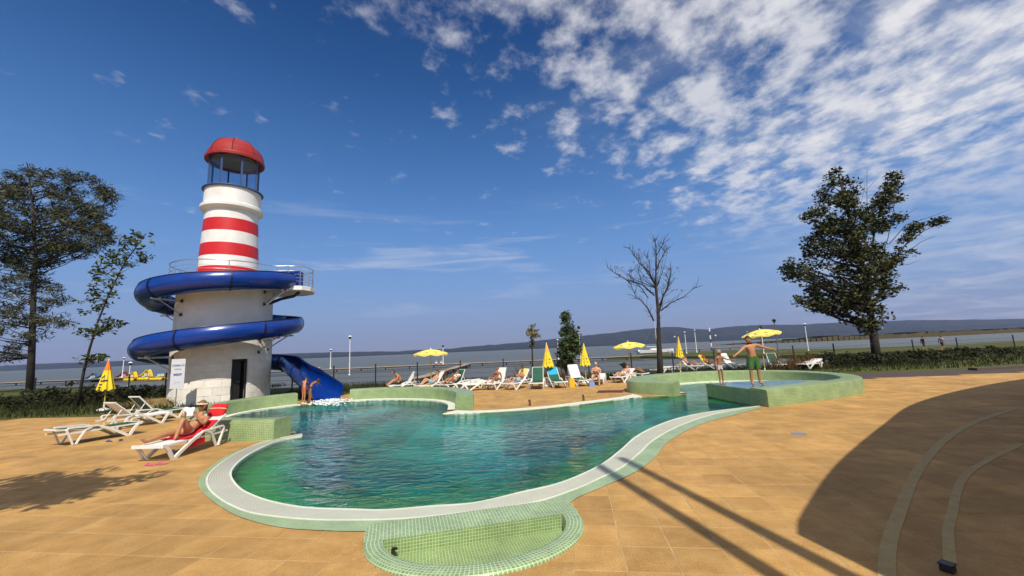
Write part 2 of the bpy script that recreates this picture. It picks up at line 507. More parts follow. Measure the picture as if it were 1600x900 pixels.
RC = inset(RW_in, 0.28)
far_edge = smooth_line([(5.05,17.05),(4.4,16.75),(3.3,16.1),(2.18,15.5),(1.2,15.0),(0.27,14.7),(-0.8,14.55),(-1.6,14.55),(-2.55,14.5)], step=0.2)
far_back = smooth_line([(4.9,17.75),(4.25,17.1),(3.2,16.45),(2.05,15.85),(1.1,15.33),(0.2,15.03),(-0.8,14.87),(-1.58,14.9),(-2.2,15.2)], step=0.2)
plat = [(7.8,13.2),(7.64,14.6),(7.52,15.4),(7.38,16.35),(8.8,16.6),(10.3,16.4),(11.3,15.9),(11.7,15.2),(11.4,14.75),(10.1,14.2)]
# the water's outline: front edge, platform, right bay, far edge, left bay
i_end = min(range(len(RC)), key=lambda k: math.dist(RC[k], (11.9, 15.9)))
water = front_in[2:] + [(7.67,14.3),(7.52,15.4),(7.38,16.35),(8.8,16.6),(10.3,16.4),(11.3,15.95)] + list(reversed(RC[:i_end])) + [(6.8,17.25),(6.35,16.9)] + far_edge + list(reversed(LC2)) + [(-8.2,19.85),(-9.8,19.25)] + list(reversed(LC1)) + [(-6.25,11.75)]
def clean(poly, eps=0.04):
    o = []
    for p in poly:
        if not o or math.dist(p, o[-1]) > eps: o.append((float(p[0]), float(p[1])))
    if math.dist(o[0], o[-1]) < eps: o.pop()
    return o
water = clean(water)
WP = np.array(water)
def inside(P, poly):
    P = np.atleast_2d(P); x, y = P[:, 0], P[:, 1]
    A = np.asarray(poly); B = np.roll(A, -1, 0)
    r = np.zeros(len(P), bool)
    for (x1, y1), (x2, y2) in zip(A, B):
        c = ((y1 > y) != (y2 > y)) & (x < (x2 - x1) * (y - y1) / (y2 - y1 + 1e-12) + x1)
        r ^= c
    return r
def dist_poly(P, poly):
    P = np.atleast_2d(P); A = np.asarray(poly); B = np.roll(A, -1, 0)
    best = np.full(len(P), 1e9)
    for a, b in zip(A, B):
        ab = b - a; t = np.clip(((P - a) @ ab) / (ab @ ab + 1e-12), 0, 1)
        best = np.minimum(best, np.linalg.norm(P - (a + t[:, None] * ab), axis=1))
    return best

# ------------------------------------------------------------------ pool: basin, water, edges
def poly_with_grid(poly, step, zfn):
    A = np.array(poly)
    x0, y0 = A.min(0); x1, y1 = A.max(0)
    gx, gy = np.meshgrid(np.arange(x0, x1, step), np.arange(y0, y1, step))
    Q = np.c_[gx.ravel(), gy.ravel()]
    Q = Q[inside(Q, poly)]
    Q = Q[dist_poly(Q, poly) > step * 0.4]
    vs = [Vector(p) for p in poly] + [Vector((float(a), float(b))) for a, b in Q]
    n = len(poly)
    r = delaunay_2d_cdt(vs, [], [list(range(n))], 1, 1e-5)
    V = np.array([(v.x, v.y) for v in r[0]])
    return [(float(a), float(b), float(z)) for (a, b), z in zip(V, zfn(V))], [tuple(f) for f in r[2]]
def floor_z(V):
    d = dist_poly(V, water)
    front = np.clip((V[:, 1] - 6.0) / 2.2, 0, 1)
    t = np.clip((d - 0.55) / 1.5, 0, 1); t = t * t * (3 - 2 * t)
    return -0.42 - 0.85 * t * (0.35 + 0.65 * front) - 0.0 * d
pool = tag(empty('swimming_pool', (0, 9, 0)), kind='structure')
def world_parent(o, p):
    o.parent = p
    o.matrix_parent_inverse = Matrix.Translation(-Vector(p.location))
    return o
M_floor = mosaic('pool_floor_mosaic', (0.05, 0.50, 0.46), (0.025, 0.37, 0.36), (0.09, 0.51, 0.46), tile=0.05, mortar=0.08, rough=0.5, bump=0.2)
# darker blue-green figure laid into the pool floor, plus the bands of light that ripples throw are left to the renderer
t = M_floor.node_tree
hsn = [n for n in t.nodes if n.type == 'HUE_SAT'][0]
tcn = N(t, 'ShaderNodeTexCoord')
nn = N(t, 'ShaderNodeTexNoise', ins={'Scale': 0.30, 'Detail': 3.0, 'Roughness': 0.5, 'Distortion': 0.8})
mp = N(t, 'ShaderNodeMapping'); mp.inputs['Scale'].default_value = (0.8, 1.3, 1); mp.inputs['Location'].default_value = (2.2, 0.6, 0)
t.links.new(tcn.outputs['Object'], mp.inputs[0]); t.links.new(mp.outputs[0], nn.inputs['Vector'])
mr = N(t, 'ShaderNodeMapRange', interpolation_type='SMOOTHSTEP', ins={'From Min': 0.42, 'From Max': 0.50})
t.links.new(nn.outputs[0], mr.inputs[0])
mxx = N(t, 'ShaderNodeMix', data_type='RGBA', blend_type='MULTIPLY')
mxx.inputs['B'].default_value = (0.22, 0.30, 0.42, 1)
t.links.new(mr.outputs[0], mxx.inputs['Factor']); t.links.new(hsn.outputs[0], mxx.inputs['A'])
# a border of green mosaic along the pool's edge
at_ = N(t, 'ShaderNodeAttribute', attribute_name='edge')
mx3 = N(t, 'ShaderNodeMix', data_type='RGBA')
brn = [n_ for n_ in t.nodes if n_.type == 'TEX_BRICK'][0]
gbr = N(t, 'ShaderNodeMix', data_type='RGBA'); gbr.inputs['A'].default_value = (0.17, 0.37, 0.09, 1); gbr.inputs['B'].default_value = (0.28, 0.45, 0.16, 1)
t.links.new(brn.outputs['Fac'], gbr.inputs['Factor'])
t.links.new(at_.outputs['Fac'], mx3.inputs['Factor']); t.links.new(mxx.outputs['Result'], mx3.inputs['A']); t.links.new(gbr.outputs['Result'], mx3.inputs['B'])
t.links.new(mx3.outputs['Result'], t.nodes['Principled BSDF'].inputs['Base Color'])

fv, ff = poly_with_grid(water, 0.35, floor_z)
mb = MB(); mb.v, mb.f = fv, ff
for i, v in enumerate(fv): mb.uv[i] = (v[0], v[1])
fo = world_parent(mb.build('pool_floor', M_floor, None, smooth=True), pool)
FV = np.array([v.co[:2] for v in fo.data.vertices]); dd = dist_poly(FV, water) + 0.30 * np.sin(FV[:, 0] * 1.7) + 0.2 * np.sin(FV[:, 1] * 2.3)
dd = dd - 2.0 * np.clip((9.6 - FV[:, 1]) / 1.6, 0, 1) * np.clip((FV[:, 0] + 4.0) / 1.5, 0, 1) * np.clip((3.2 - FV[:, 0]) / 1.5, 0, 1) + 0.4 * np.clip((FV[:, 1] - 9.0) * 0.35, 0, 1)
wv = 1 - np.clip((dd - 0.50) / 0.45, 0, 1)
fo.data.attributes.new('edge', 'FLOAT', 'POINT').data.foreach_set('value', wv.astype(np.float32))
mb = MB(); s = 0.0
n = len(water)
for k in range(n + 1):
    p = water[k % n]
    if k: s += math.dist(p, water[k - 1])
    mb.uv[len(mb.v)] = (s, 0); mb.v.append((*p, -0.46)); mb.uv[len(mb.v)] = (s, 0.46); mb.v.append((*p, 0.0))
for k in range(n): mb.f.append((2 * k, 2 * k + 1, 2 * k + 3, 2 * k + 2))
world_parent(mb.build('pool_side', M_tilewall, None, smooth=True), pool)

# water: clear, absorbing red, with a rippled reflecting surface
mw = bpy.data.materials.new('pool_water'); mw.use_nodes = True
t = mw.node_tree; t.nodes.clear()
out = N(t, 'ShaderNodeOutputMaterial')
tr = N(t, 'ShaderNodeBsdfTransparent', ins={'Color': (0.80, 1.0, 0.98, 1)})
gl = N(t, 'ShaderNodeBsdfGlossy', ins={'Roughness': 0.03})
fr = N(t, 'ShaderNodeFresnel', ins={'IOR': 1.21})
ms = N(t, 'ShaderNodeMixShader')
tcn = N(t, 'ShaderNodeTexCoord')
mp = N(t, 'ShaderNodeMapping'); mp.inputs['Scale'].default_value = (1.0, 1.9, 1); mp.inputs['Rotation'].default_value = (0, 0, 0.25)
t.links.new(tcn.outputs['Object'], mp.inputs[0])
w1 = N(t, 'ShaderNodeTexNoise', ins={'Scale': 2.1, 'Detail': 4, 'Roughness': 0.55, 'Distortion': 0.9})
t.links.new(mp.outputs[0], w1.inputs['Vector'])
bp = N(t, 'ShaderNodeBump', ins={'Strength': 0.75, 'Distance': 0.13})
t.links.new(w1.outputs[0], bp.inputs['Height'])
bp2 = N(t, 'ShaderNodeBump', ins={'Strength': 0.5, 'Distance': 0.12})
t.links.new(w1.outputs[0], bp2.inputs['Height'])
t.links.new(bp.outputs[0], gl.inputs['Normal']); t.links.new(bp.outputs[0], fr.inputs['Normal'])
rf = N(t, 'ShaderNodeBsdfRefraction', ins={'IOR': 1.33, 'Roughness': 0.0, 'Color': (0.85, 1.0, 0.99, 1)})
t.links.new(bp2.outputs[0], rf.inputs['Normal'])
m2 = N(t, 'ShaderNodeMixShader', ins={'Fac': 0.55})
t.links.new(tr.outputs[0], m2.inputs[1]); t.links.new(rf.outputs[0], m2.inputs[2])
t.links.new(fr.outputs[0], ms.inputs[0]); t.links.new(m2.outputs[0], ms.inputs[1]); t.links.new(gl.outputs[0], ms.inputs[2])
t.links.new(ms.outputs[0], out.inputs['Surface'])
va = N(t, 'ShaderNodeVolumeAbsorption', ins={'Color': (0.0, 0.84, 0.87, 1), 'Density': 0.95})
t.links.new(va.outputs[0], out.inputs['Volume'])
mb = MB()
tv, tf = poly_with_grid(water, 1.2, lambda V: np.full(len(V), -0.025))
k0 = len(tv)
mb.v = list(tv) + [(a, b, -1.5) for a, b, c in tv]
mb.f = list(tf) + [tuple(k0 + q for q in reversed(f)) for f in tf]
# side faces from boundary edges
ec = {}
for f in tf:
    for a, b in zip(f, f[1:] + f[:1]): ec[(a, b)] = 1
for (a, b) in list(ec):
    if (b, a) not in ec: mb.f.append((a, k0 + a, k0 + b, b))
o = mb.build('pool_water', mw); tag(o, kind='structure')

# the overflow grate round the front: gutter, two pale edge strips, cross slats
gr = empty('overflow_grate', G(600, 805)); tag(gr, 'pale slatted overflow grate curving round the front of the pool', 'grate')
mb = MB(); band(mb, front_in, front_out, 260, -0.03); world_parent(mb.build('gutter', M_gutter), gr)
def strip(A, B, f0, f1, n, z0, z1):
    A, B = resample(A, n), resample(B, n); mb = MB()
    C = [((a[0] * (1 - f0) + b[0] * f0), (a[1] * (1 - f0) + b[1] * f0)) for a, b in zip(A, B)]
    D = [((a[0] * (1 - f1) + b[0] * f1), (a[1] * (1 - f1) + b[1] * f1)) for a, b in zip(A, B)]
    i = len(mb.v)
    for c, d in zip(C, D): mb.v += [(*c, z0), (*c, z1), (*d, z1), (*d, z0)]
    for k in range(n - 1):
        for j in range(3):
            a = 4 * k + j; mb.f.append((a, a + 1, a + 5, a + 4))
    mb.f += [(0, 1, 2, 3), tuple(4 * (n - 1) + j for j in (3, 2, 1, 0))]
    return mb
world_parent(strip(front_in, front_out, -0.05, 0.06, 260, -0.06, 0.016).build('edge_strip', M_coping), gr)
world_parent(strip(front_in, front_out, 0.95, 1.03, 260, -0.03, 0.016).build('edge_strip', M_coping), gr)
for q_ in range(8):
    f0 = 0.085 + q_ * 0.108
    world_parent(strip(front_in, front_out, f0, f0 + 0.050, 260, -0.012, 0.012).build('long_bar', M_slat), gr)
L = length(front_in); ns = int(L / 0.045)
A, B = resample(front_in, ns), resample(front_out, ns)
mb = MB()
for k in range(ns - 1):
    a, b = Vector((*A[k], 0)), Vector((*B[k], 0))
    a, b = a.lerp(b, 0.07), a.lerp(b, 0.94)
    an = math.atan2((b - a).y, (b - a).x)
    c = (a + b) / 2
    mb.box((c.x, c.y, -0.004), ((b - a).length, 0.016, 0.018), an)
o = world_parent(mb.build('grate_slats', M_slat), gr); o['kind'] = 'stuff'
# green mosaic apron outside the grate
ap = tag(empty('mosaic_apron', G(700, 820)), 'pale green mosaic apron outside the slatted grate', 'tiled edge')
mb = MB(); band(mb, front_out, front_green, 260, 0.010); world_parent(mb.build('mosaic_band', M_tileband), ap)
# low mosaic walls
def wallthing(label, A, B, n, z1=0.52, name='pool_wall'):
    e = tag(empty(name, (*B[len(B) // 2], 0)), label, 'pool wall', 'low mosaic walls round the pool bays')
    mb = MB(); wall_between(mb, A, B, n, -0.5, z1, 0.07)
    world_parent(mb.build('mosaic_face', M_tilewall, None, smooth=40), e)
    return e
w1 = wallthing('curved green mosaic wall from the square end beside the sunbather to the slide', LW1_in, LW1_out, 70)
w2 = wallthing('curved green mosaic wall between slide outlet and rounded end by the sand-coloured deck', LW2_in, LW2_out, 60)
w3 = wallthing('green mosaic ring wall around the bay where the man and girl stand', RW_in, RW_out, 110)
def copingband(e, A, B, n):
    mb = MB(); A, B = resample(A, n), resample(B, n)
    for k in range(n): mb.v += [(*A[k], -0.05), (*A[k], 0.045), (*B[k], 0.045)]
    for k in range(n - 1):
        for j in range(2): a = 3 * k + j; mb.f.append((a, a + 1, a + 4, a + 3))
    world_parent(mb.build('coping', M_coping), e)
copingband(w1, LC1, LW1_in, 60); copingband(w2, LC2, LW2_in, 60); copingband(w3, RC[:i_end], RW_in[:i_end], 70)
fe = tag(empty('pool_coping', (*far_back[4], 0)), 'pale coping along the far pool edge between the two walled bays', 'coping')
mb = MB(); n = 40; A, B = resample(far_edge, n), resample(far_back, n)
for k in range(n): mb.v += [(*A[k], -0.06), (*A[k], 0.03), (*B[k], 0.03), (*B[k], -0.02)]
for k in range(n - 1):
    for j in range(3): a = 4 * k + j; mb.f.append((a, a + 1, a + 5, a + 4))
world_parent(mb.build('coping_stone', M_coping), fe)
# platform where people stand
e = tag(empty('pool_platform', (9.2, 15, 0)), 'green mosaic platform under a film of water inside the ring wall', 'platform')
mb = MB()
for tr_ in tessellate_polygon([[Vector((x, y, 0)) for x, y in plat]]):
    i = len(mb.v)
    for k in tr_: mb.uv[len(mb.v)] = plat[k]; mb.v.append((*plat[k], 0.475))
    mb.f.append((i, i + 1, i + 2))
world_parent(mb.build('mosaic_top', M_tilewall), e)
mb = MB(); s = 0.0
for k in range(len(plat)):
    a, b = plat[k], plat[(k + 1) % len(plat)]; l_ = math.dist(a, b); i = len(mb.v)
    for p, uu in ((a, s), (b, s + l_)):
        for z in (-0.6, 0.475): mb.uv[len(mb.v)] = (uu, z); mb.v.append((*p, z))
    mb.f.append((i, i + 2, i + 3, i + 1)); s += l_
world_parent(mb.build('mosaic_side', M_tilewall), e)
M_film = mat('water_film', (0.10, 0.22, 0.20), 0.04, bump=0.25, bscale=9, spec=0.8)
film = [(7.75,14.1),(7.62,15.3),(7.5,16.25),(8.8,16.5),(10.2,16.3),(11.0,15.8),(10.2,15.1),(9.6,14.95)]
mb = MB(); mb.prism(film, 0.470, 0.481); world_parent(mb.build('water_film', M_film), e)

# half-round foot basin in front
bc = tag(empty('foot_basin', G(740, 850)), 'half-round green mosaic foot basin in front of the pool', 'basin')
bl, brr = G(600, 847), G(878, 806)          # ends of its straight back edge
mid = (bl + brr) / 2; ux = (brr - bl).normalized(); uy = Vector((ux.y, -ux.x, 0)); hw = (brr - bl).length / 2
def arc(rx, ry, n, y0=0.0):
    return [tuple((mid + ux * (-rx * math.cos(PI * k / (n - 1))) + uy * (y0 + ry * math.sin(PI * k / (n - 1))))[:2]) for k in range(n)]
ry = 0.86
ain, aout = arc(hw, ry, 60), arc(hw + 0.22, ry + 0.24, 60, -0.0)
# rim: around the arc, then the wide apron strip behind the straight edge up to the green band
mb = MB(); wall_between(mb, ain, aout, 60, -0.22, 0.030, 0.03); world_parent(mb.build('rim', M_tileband, None, smooth=50), bc)
backl = [tuple((mid + ux * ((hw + 0.22) * s) - uy * 0.0)[:2]) for s in np.linspace(-1, 1, 30)]
backh = [tuple((mid + ux * ((hw + 0.24) * s) - uy * 0.50)[:2]) for s in np.linspace(-1, 1, 30)]
mb = MB(); band(mb, backl, backh, 30, 0.022); world_parent(mb.build('back_apron', M_tileband), bc)
bkl = [tuple((mid + ux * (hw * s))[:2]) for s in np.linspace(-1, 1, 30)]
mb = MB(); s = 0
for k, p in enumerate(bkl):
    s = k * 2 * hw / 29
    mb.uv[len(mb.v)] = (s, 0); mb.v.append((*p, -0.22)); mb.uv[len(mb.v)] = (s, 0.24); mb.v.append((*p, 0.0225))
for k in range(29): mb.f.append((2 * k, 2 * k + 1, 2 * k + 3, 2 * k + 2))
bwm = mb
M_tilebasin = mosaic('basin_mosaic', (0.20, 0.31, 0.10), (0.15, 0.25, 0.075), (0.40, 0.47, 0.26), tile=0.036, mortar=0.13, rough=0.3)
world_parent(bwm.build('back_wall', M_tilebasin), bc)
mb = MB(); mb.prism(ain + bkl[::-1][1:-1], -0.24, -0.16, bottom=False)
for i, v in enumerate(mb.v):
    q = Vector((v[0], v[1], 0)) - mid; mb.uv[i] = (q.dot(ux), q.dot(uy))
world_parent(mb.build('basin_floor', M_tilebasin), bc)
mb = MB(); c = bl + ux * 0.10 + uy * 0.05
mb.tube([(c.x, c.y, -0.15), (c.x, c.y, -0.06)], 0.022, 8); mb.tube([(c.x, c.y, -0.06), (c.x + 0.05, c.y - 0.03, -0.05)], 0.016, 8)
world_parent(mb.build('inlet_nozzle', M_dark), bc)

# ------------------------------------------------------------------ deck: slabs on a bed
hole = clean([tuple(p) for p in front_green[::2]] + [tuple(p) for p in RW_out[::-1][2:-2]] + [tuple(p) for p in far_back[1:]] + [tuple(p) for p in LW2_out[::-1][2:]] + [tuple(p) for p in LW1_out[::-1][1:]], 0.1)
bas_out = clean(aout + [tuple((mid + ux * (hw + 0.2) - uy * 0.30)[:2]), tuple((mid - ux * (hw + 0.2) - uy * 0.30)[:2])], 0.02)
deck_poly = [(-34,-14),(30,-14),(30,20.5),(20.5,20.2),(15.8,20.4),(14.6,23.4),(12,25.4),(8.3,25.6),(-9.5,24.9),(-9.6,21.9),(-11.8,20.6),(-12.9,18.2),(-16,17.8),(-26,18.6),(-34,19)]
deck = tag(empty('deck', (0, 0, 0)), kind='structure')
def fill(outer, holes, z, name, m, parent=None):
    rings = [[Vector((x, y, 0)) for x, y in outer]] + [[Vector((x, y, 0)) for x, y in h] for h in holes]
    V = [v for r in rings for v in r]
    mb = MB(); mb.v = [(v.x, v.y, z) for v in V]; mb.f = [tuple(f) for f in tessellate_polygon(rings)]
    return mb.build(name, m, parent)
RS = 0.5; ca, sa = math.cos(rad(-8)), math.sin(rad(-8))
U, Vv = np.array([ca, sa]), np.array([-sa, ca])
O0 = np.array([0.13, 0.02])
ii, jj = np.meshgrid(np.arange(-90, 90), np.arange(-50, 70))
cen = O0 + ii.ravel()[:, None] * RS * U + jj.ravel()[:, None] * RS * Vv
def corners(c, h): return [c + U * a * h + Vv * b * h for a, b in ((-1, -1), (1, -1), (1, 1), (-1, 1))]
ok = inside(cen, deck_poly)
strip_px = [G(1475, 685), G(1440, 735), G(1400, 800), G(1385, 840), G(1370, 900)]
inw = np.zeros(len(cen), bool)
for a, b in ((-1, -1), (1, -1), (1, 1), (-1, 1), (0, 0)):
    q = cen + U * a * 0.247 + Vv * b * 0.247
    inw |= inside(q, water)
    inw |= inside(q, list(ain))
    inw |= inside(q, plat)
ok &= ~inw
okc = cen[ok]
# cut slabs along the pool edge: the part of a cell that lies clear of water and basin
cut = MB(); K = 10
for c in cen[inside(cen, deck_poly) & inw]:
    q = np.array([c + U * ((a + 0.5) / K - 0.5) * RS + Vv * ((b + 0.5) / K - 0.5) * RS for a in range(K) for b in range(K)])
    keep = ~(inside(q, water) | inside(q, list(ain)) | (dist_poly(q, list(ain)) < 0.05) | inside(q, plat))
    for p in q[keep]:
        cut.quad(*[(*k, -0.002) for k in corners(p, RS / K / 2)])
cut.build('cut_slabs', M_deck, deck)['kind'] = 'stuff'
# bed: thin boxes under each slab made as one sheet of the same cells, a hair larger, so joints show pale mortar
mb = MB()
for c in okc:
    q = corners(c, RS / 2)
    mb.quad(*[(*p, -0.0022) for p in q])
mb.build('mortar_bed', M_joint, deck)
half = RS / 2 - 0.0042
sl = MB(); h2 = half - 0.004
sl.v = [(-half,-half,-0.03),(half,-half,-0.03),(half,half,-0.03),(-half,half,-0.03),(-half,-half,-0.004),(half,-half,-0.004),(half,half,-0.004),(-half,half,-0.004),(-h2,-h2,0),(h2,-h2,0),(h2,h2,0),(-h2,h2,0)]
sl.f = [(0,1,5,4),(1,2,6,5),(2,3,7,6),(3,0,4,7),(4,5,9,8),(5,6,10,9),(6,7,11,10),(7,4,8,11),(8,9,10,11)]
def screen(c):
    d = Vector((c[0], c[1], -CAMH)); zf = d.dot(_f)
    if zf < 0.4: return None
    return (800 + FPX * d.dot(_r) / zf, 450 - FPX * d.dot(_u) / zf, zf)
rank = []
for c in okc:
    s = screen(c)
    if s and -40 < s[0] < 1640 and 0 < s[1] < 960 : rank.append((s[2], tuple(c)))
rank.sort()
single = set(c for _, c in rank[:300])
proto = None
joined = MB()
for c in okc:
    c = tuple(c)
    dz = random.uniform(-0.0015, 0.0015)
    if c in single:
        if proto is None:
            o = sl.build('slab', M_deck, deck); proto = o
        else:
            o = proto.copy(); COL.objects.link(o)
        o.location = (c[0], c[1], dz)
        o.rotation_euler = (random.gauss(0, 0.0012), random.gauss(0, 0.0012), rad(-8) + random.gauss(0, 0.002))
    else:
        i = len(joined.v)
        for v in sl.v:
            joined.v.append((c[0] + ca * v[0] - sa * v[1], c[1] + sa * v[0] + ca * v[1], v[2] + dz))
        joined.f += [tuple(i + k for k in f) for f in sl.f]
o = joined.build('paving_slabs', M_deck, deck); o['kind'] = 'stuff'
# pale curved strips let into the paving on the right
def flat_strip(name, label, pts, w, z):
    P = smooth_line(pts, step=0.15); a = inset(P, w / 2); b = inset(P, -w / 2); n = len(P)
    mb = MB()
    for p, q in zip(a, b): mb.v += [(*p, -0.02), (*p, z), (*q, z), (*q, -0.02)]
    for k in range(n - 1):
        for j in range(3): x = 4 * k + j; mb.f.append((x, x + 1, x + 5, x + 4))
    mb.f.append((0, 1, 2, 3))
    mb.f.append(tuple(4 * (n - 1) + j for j in (3, 2, 1, 0)))
    return tag(mb.build(name, M_kerb), label, 'paving strip')
flat_strip('paving_strip', 'long pale curved strip set in the shaded paving at the right', [(13.2,11.3),(10.6,9.9),(8.45,8.5),(6.2,6.75),(4.45,5.2),(3.55,4.35),(2.9,3.6),(2.2,2.6)], 0.125, 0.006)
flat_strip('paving_strip', 'second pale strip at the right edge, ending at a black drain box', [(9.2,7.9),(6.7,6.5),(4.85,5.0),(4.3,4.5),(3.9,4.1)], 0.09, 0.006)
dp = G(1469, 888)
mb = MB(); mb.box((dp.x + 0.02, dp.y - 0.05, 0.03), (0.09, 0.09, 0.06), 0.5); mb.box((dp.x + 0.02, dp.y - 0.05, 0.065), (0.105, 0.105, 0.012), 0.5)
tag(mb.build('drain_box', M_dark, bevel=0.006), 'small black drain box at the end of the pale strip', 'drain box')
dr = G(1248, 678)
mb = MB(); mb.lathe([(0.0, 0.008), (0.13, 0.008), (0.15, 0.004), (0.15, -0.01)], (dr.x, dr.y, 0), 20)
tag(mb.build('drain_cover', M_steel), 'round grey drain cover in the sunny paving right of the pool', 'drain cover')
mb = MB(); c = (G(935, 612) + G(973, 612)) / 2; mb.box((c.x, c.y, 0.012), (1.15, 0.85, 0.02), -0.3)
tag(mb.build('floor_mat', mat('mat_brown', (0.11, 0.022, 0.012), 0.9, var=0.3, vscale=6), bevel=0.004), 'dark red floor mat lying on the deck beside the square wall end', 'floor mat')
for (x, y), lab in (((828, 634), 'left short brown stub post standing near the far pool edge'), ((912, 626), 'right short brown stub post standing near the far pool edge')):
    p = G(x, y); mb = MB(); mb.tube([(p.x, p.y, 0), (p.x, p.y, 0.15), (p.x - 0.02, p.y, 0.22)], [0.045, 0.04, 0.05], 10)
    tag(mb.build('stub_post', mat('stub_brown', (0.10, 0.05, 0.03), 0.7)), lab, 'post', 'stub posts on the far deck')

# ------------------------------------------------------------------ ground, path, lake, spit, hills
ground_outer = [(-220,-160),(200,-160),(200,70),(120,78),(70,66),(46,58),(38,48),(33,40),(28,35.5),(20,33),(8,31.5),(-8,31.2),(-22,32),(-34,37),(-46,46),(-70,52),(-120,50),(-220,40)]
gh = clean([(float(a), float(b)) for a, b in ((-6.3,11.0),(-7.5,11.0),(-9.2,11.6),(-10.9,12.8),(-12.2,15),(-12.2,18),(-11,20.2),(-8,21.1),(-4.5,20.8),(-1.6,18),(-1.3,15.5),(0.5,15.3),(3.5,16.8),(5.2,19),(6,21.4),(10,22.9),(13.8,21),(14.1,18),(12.6,15),(9,13.4),(7.9,13),(5.2,11.2),(3.4,9.3),(2.2,7.3),(0.9,6.0),(1.0,4.9),(-0.2,4.1),(-1.5,4.1),(-2.2,5.2),(-3.8,5.6),(-5.8,7.4),(-6.9,9.4))], 0.01)
g = fill(ground_outer, [gh], -0.055, 'ground', M_grass); tag(g, kind='structure')
mb = MB(); n = len(ground_outer); pts = ground_outer
mb2 = []
for k in range(2, n - 1):
    a, b = pts[k], pts[k + 1]
    mb.quad((*a, -0.055), (*b, -0.055), (b[0] * 1.02, b[1] + 1.6, -1.6), (a[0] * 1.02, a[1] + 1.6, -1.6))
tag(mb.build('shore_bank', M_grass), kind='structure')
pp = [(14.8,23.6),(16,20.55),(20.5,20.35),(30,20.65),(60,25),(60,29),(30,23.6),(22,23.2),(17,24.2)]
mb = MB(); mb.prism(pp, -0.05, -0.028, bottom=False); tag(mb.build('path', M_path), kind='structure')
mb = MB(); mb.prism([(24.5,22.3),(60,27),(60,27.5),(24.5,22.75)], -0.03, 0.10); tag(mb.build('path_kerb', mat('dark_kerb', (0.10,0.07,0.055), 0.9, var=0.3)), kind='structure')

ml = bpy.data.materials.new('lake_water'); ml.use_nodes = True
t = ml.node_tree; p = t.nodes['Principled BSDF']
p.inputs['Base Color'].default_value = (0.105, 0.105, 0.078, 1); p.inputs['Roughness'].default_value = 0.28; p.inputs['IOR'].default_value = 1.33
p.inputs['Specular IOR Level'].default_value = 0.22
tcn = N(t, 'ShaderNodeTexCoord')
mp = N(t, 'ShaderNodeMapping'); mp.inputs['Scale'].default_value = (0.5, 1.4, 1)
t.links.new(tcn.outputs['Object'], mp.inputs[0])
n1 = N(t, 'ShaderNodeTexNoise', ins={'Scale': 1.3, 'Detail': 6, 'Roughness': 0.6})
t.links.new(mp.outputs[0], n1.inputs['Vector'])
bpn = N(t, 'ShaderNodeBump', ins={'Strength': 0.9, 'Distance': 0.5})
t.links.new(n1.outputs[0], bpn.inputs['Height']); t.links.new(bpn.outputs[0], p.inputs['Normal'])
mb = MB(); mb.quad((-9000, 26, -1.0), (9000, 26, -1.0), (9000, 9000, -1.0), (-9000, 9000, -1.0))
lake = tag(mb.build('lake', ml), kind='structure')

spit = [G(948,559,-0.6), G(1000,557.2,-0.6), G(1110,557,-0.6), (46,62), (70,70), (120,82), (200,74), (200,120), G(1475,540,-0.6), G(1300,545,-0.6), G(1150,547.5,-0.6), G(1060,552,-0.6)]
spit = [(p[0], p[1]) for p in spit]
mb = MB(); mb.prism(spit, -1.3, -0.55, bottom=False)
tag(mb.build('grass_spit', M_grass), kind='structure')

def hill(name, prof, Yd, depth, seed, m, label=None):
    """ridge from skyline points (x, height) standing at distance Yd, with an uneven slope towards the lake"""
    rng = np.random.default_rng(seed)
    xs = np.linspace(prof[0][0], prof[-1][0], 240)
    hs_ = np.interp(xs, [p[0] for p in prof], [p[1] for p in prof])
    k = np.cumsum(rng.normal(0, 1, 240)); k -= np.convolve(k, np.ones(31) / 31, 'same')
    hs_ = np.maximum(hs_ + k * 1.3 + rng.normal(0, 1.0, 240), 4)
    mb = MB(); R = 9
    for r in range(R):
        f = r / (R - 1)
        for x, h in zip(xs, hs_):
            prof_ = math.sin(min(1, f) * PI / 2) ** 1.25
            mb.v.append((x * (1 + 0.0), Yd - depth * (1 - f) + rng.normal(0, 12) * (0 < r < R - 1), -1.5 + (h + 1.5) * prof_ + (rng.normal(0, 2.5) if 0 < r < R - 1 else 0)))
    for r in range(R - 1):
        for j in range(239):
            a = r * 240 + j; mb.f.append((a, a + 1, a + 241, a + 240))
    o = mb.build(name, m, smooth=True); tag(o, kind='structure'); return o
def skyline(pxs, Yd):
    out = []
    for x, y in pxs:
        q = AY(x, y, Yd); out.append((q.x, max(q.z, 3)))
    return out
sk = [(-120,575),(40,570),(160,565),(290,560),(430,552.5),(500,551),(560,550),(620,548.5),(700,545),(760,540),(830,533),(900,526),(950,521),(1000,515),(1040,511),(1070,513.6),(1100,515),(1130,511),(1180,508),(1250,508),(1300,505),(1350,503),(1400,501),(1470,501),(1560,500),(1720,497)]
hills = hill('far_hills', skyline(sk, 4200), 4200, 900, 3, M_hill)
sk2 = [(-120,577),(430,557),(560,555),(700,549),(800,544),(880,538),(960,532),(1020,528),(1100,526),(1200,522),(1300,517),(1400,513),(1500,509),(1720,502)]
hill('near_shore_hills', skyline(sk2, 3300), 3300, 350, 5, M_hill)
# reed belt of the peninsula on the right
mb = MB(); rng = np.random.default_rng(8)
xs = np.linspace(150, 640, 160)
for k in range(159):
    x0, x1 = xs[k], xs[k + 1]; y = 300 + 20 * math.sin(x0 * 0.02)
    h = min(1, (x0 - 150) / 60) * (2.2 + rng.random() * 1.4)
    mb.box(((x0 + x1) / 2, y, -1 + h / 2), (x1 - x0 + 0.2, 24, h))
tag(mb.build('reed_belt', mat('reed_belt', (0.06,0.05,0.028), 0.95, col2=(0.09,0.07,0.03), vscale=0.2)), kind='stuff')

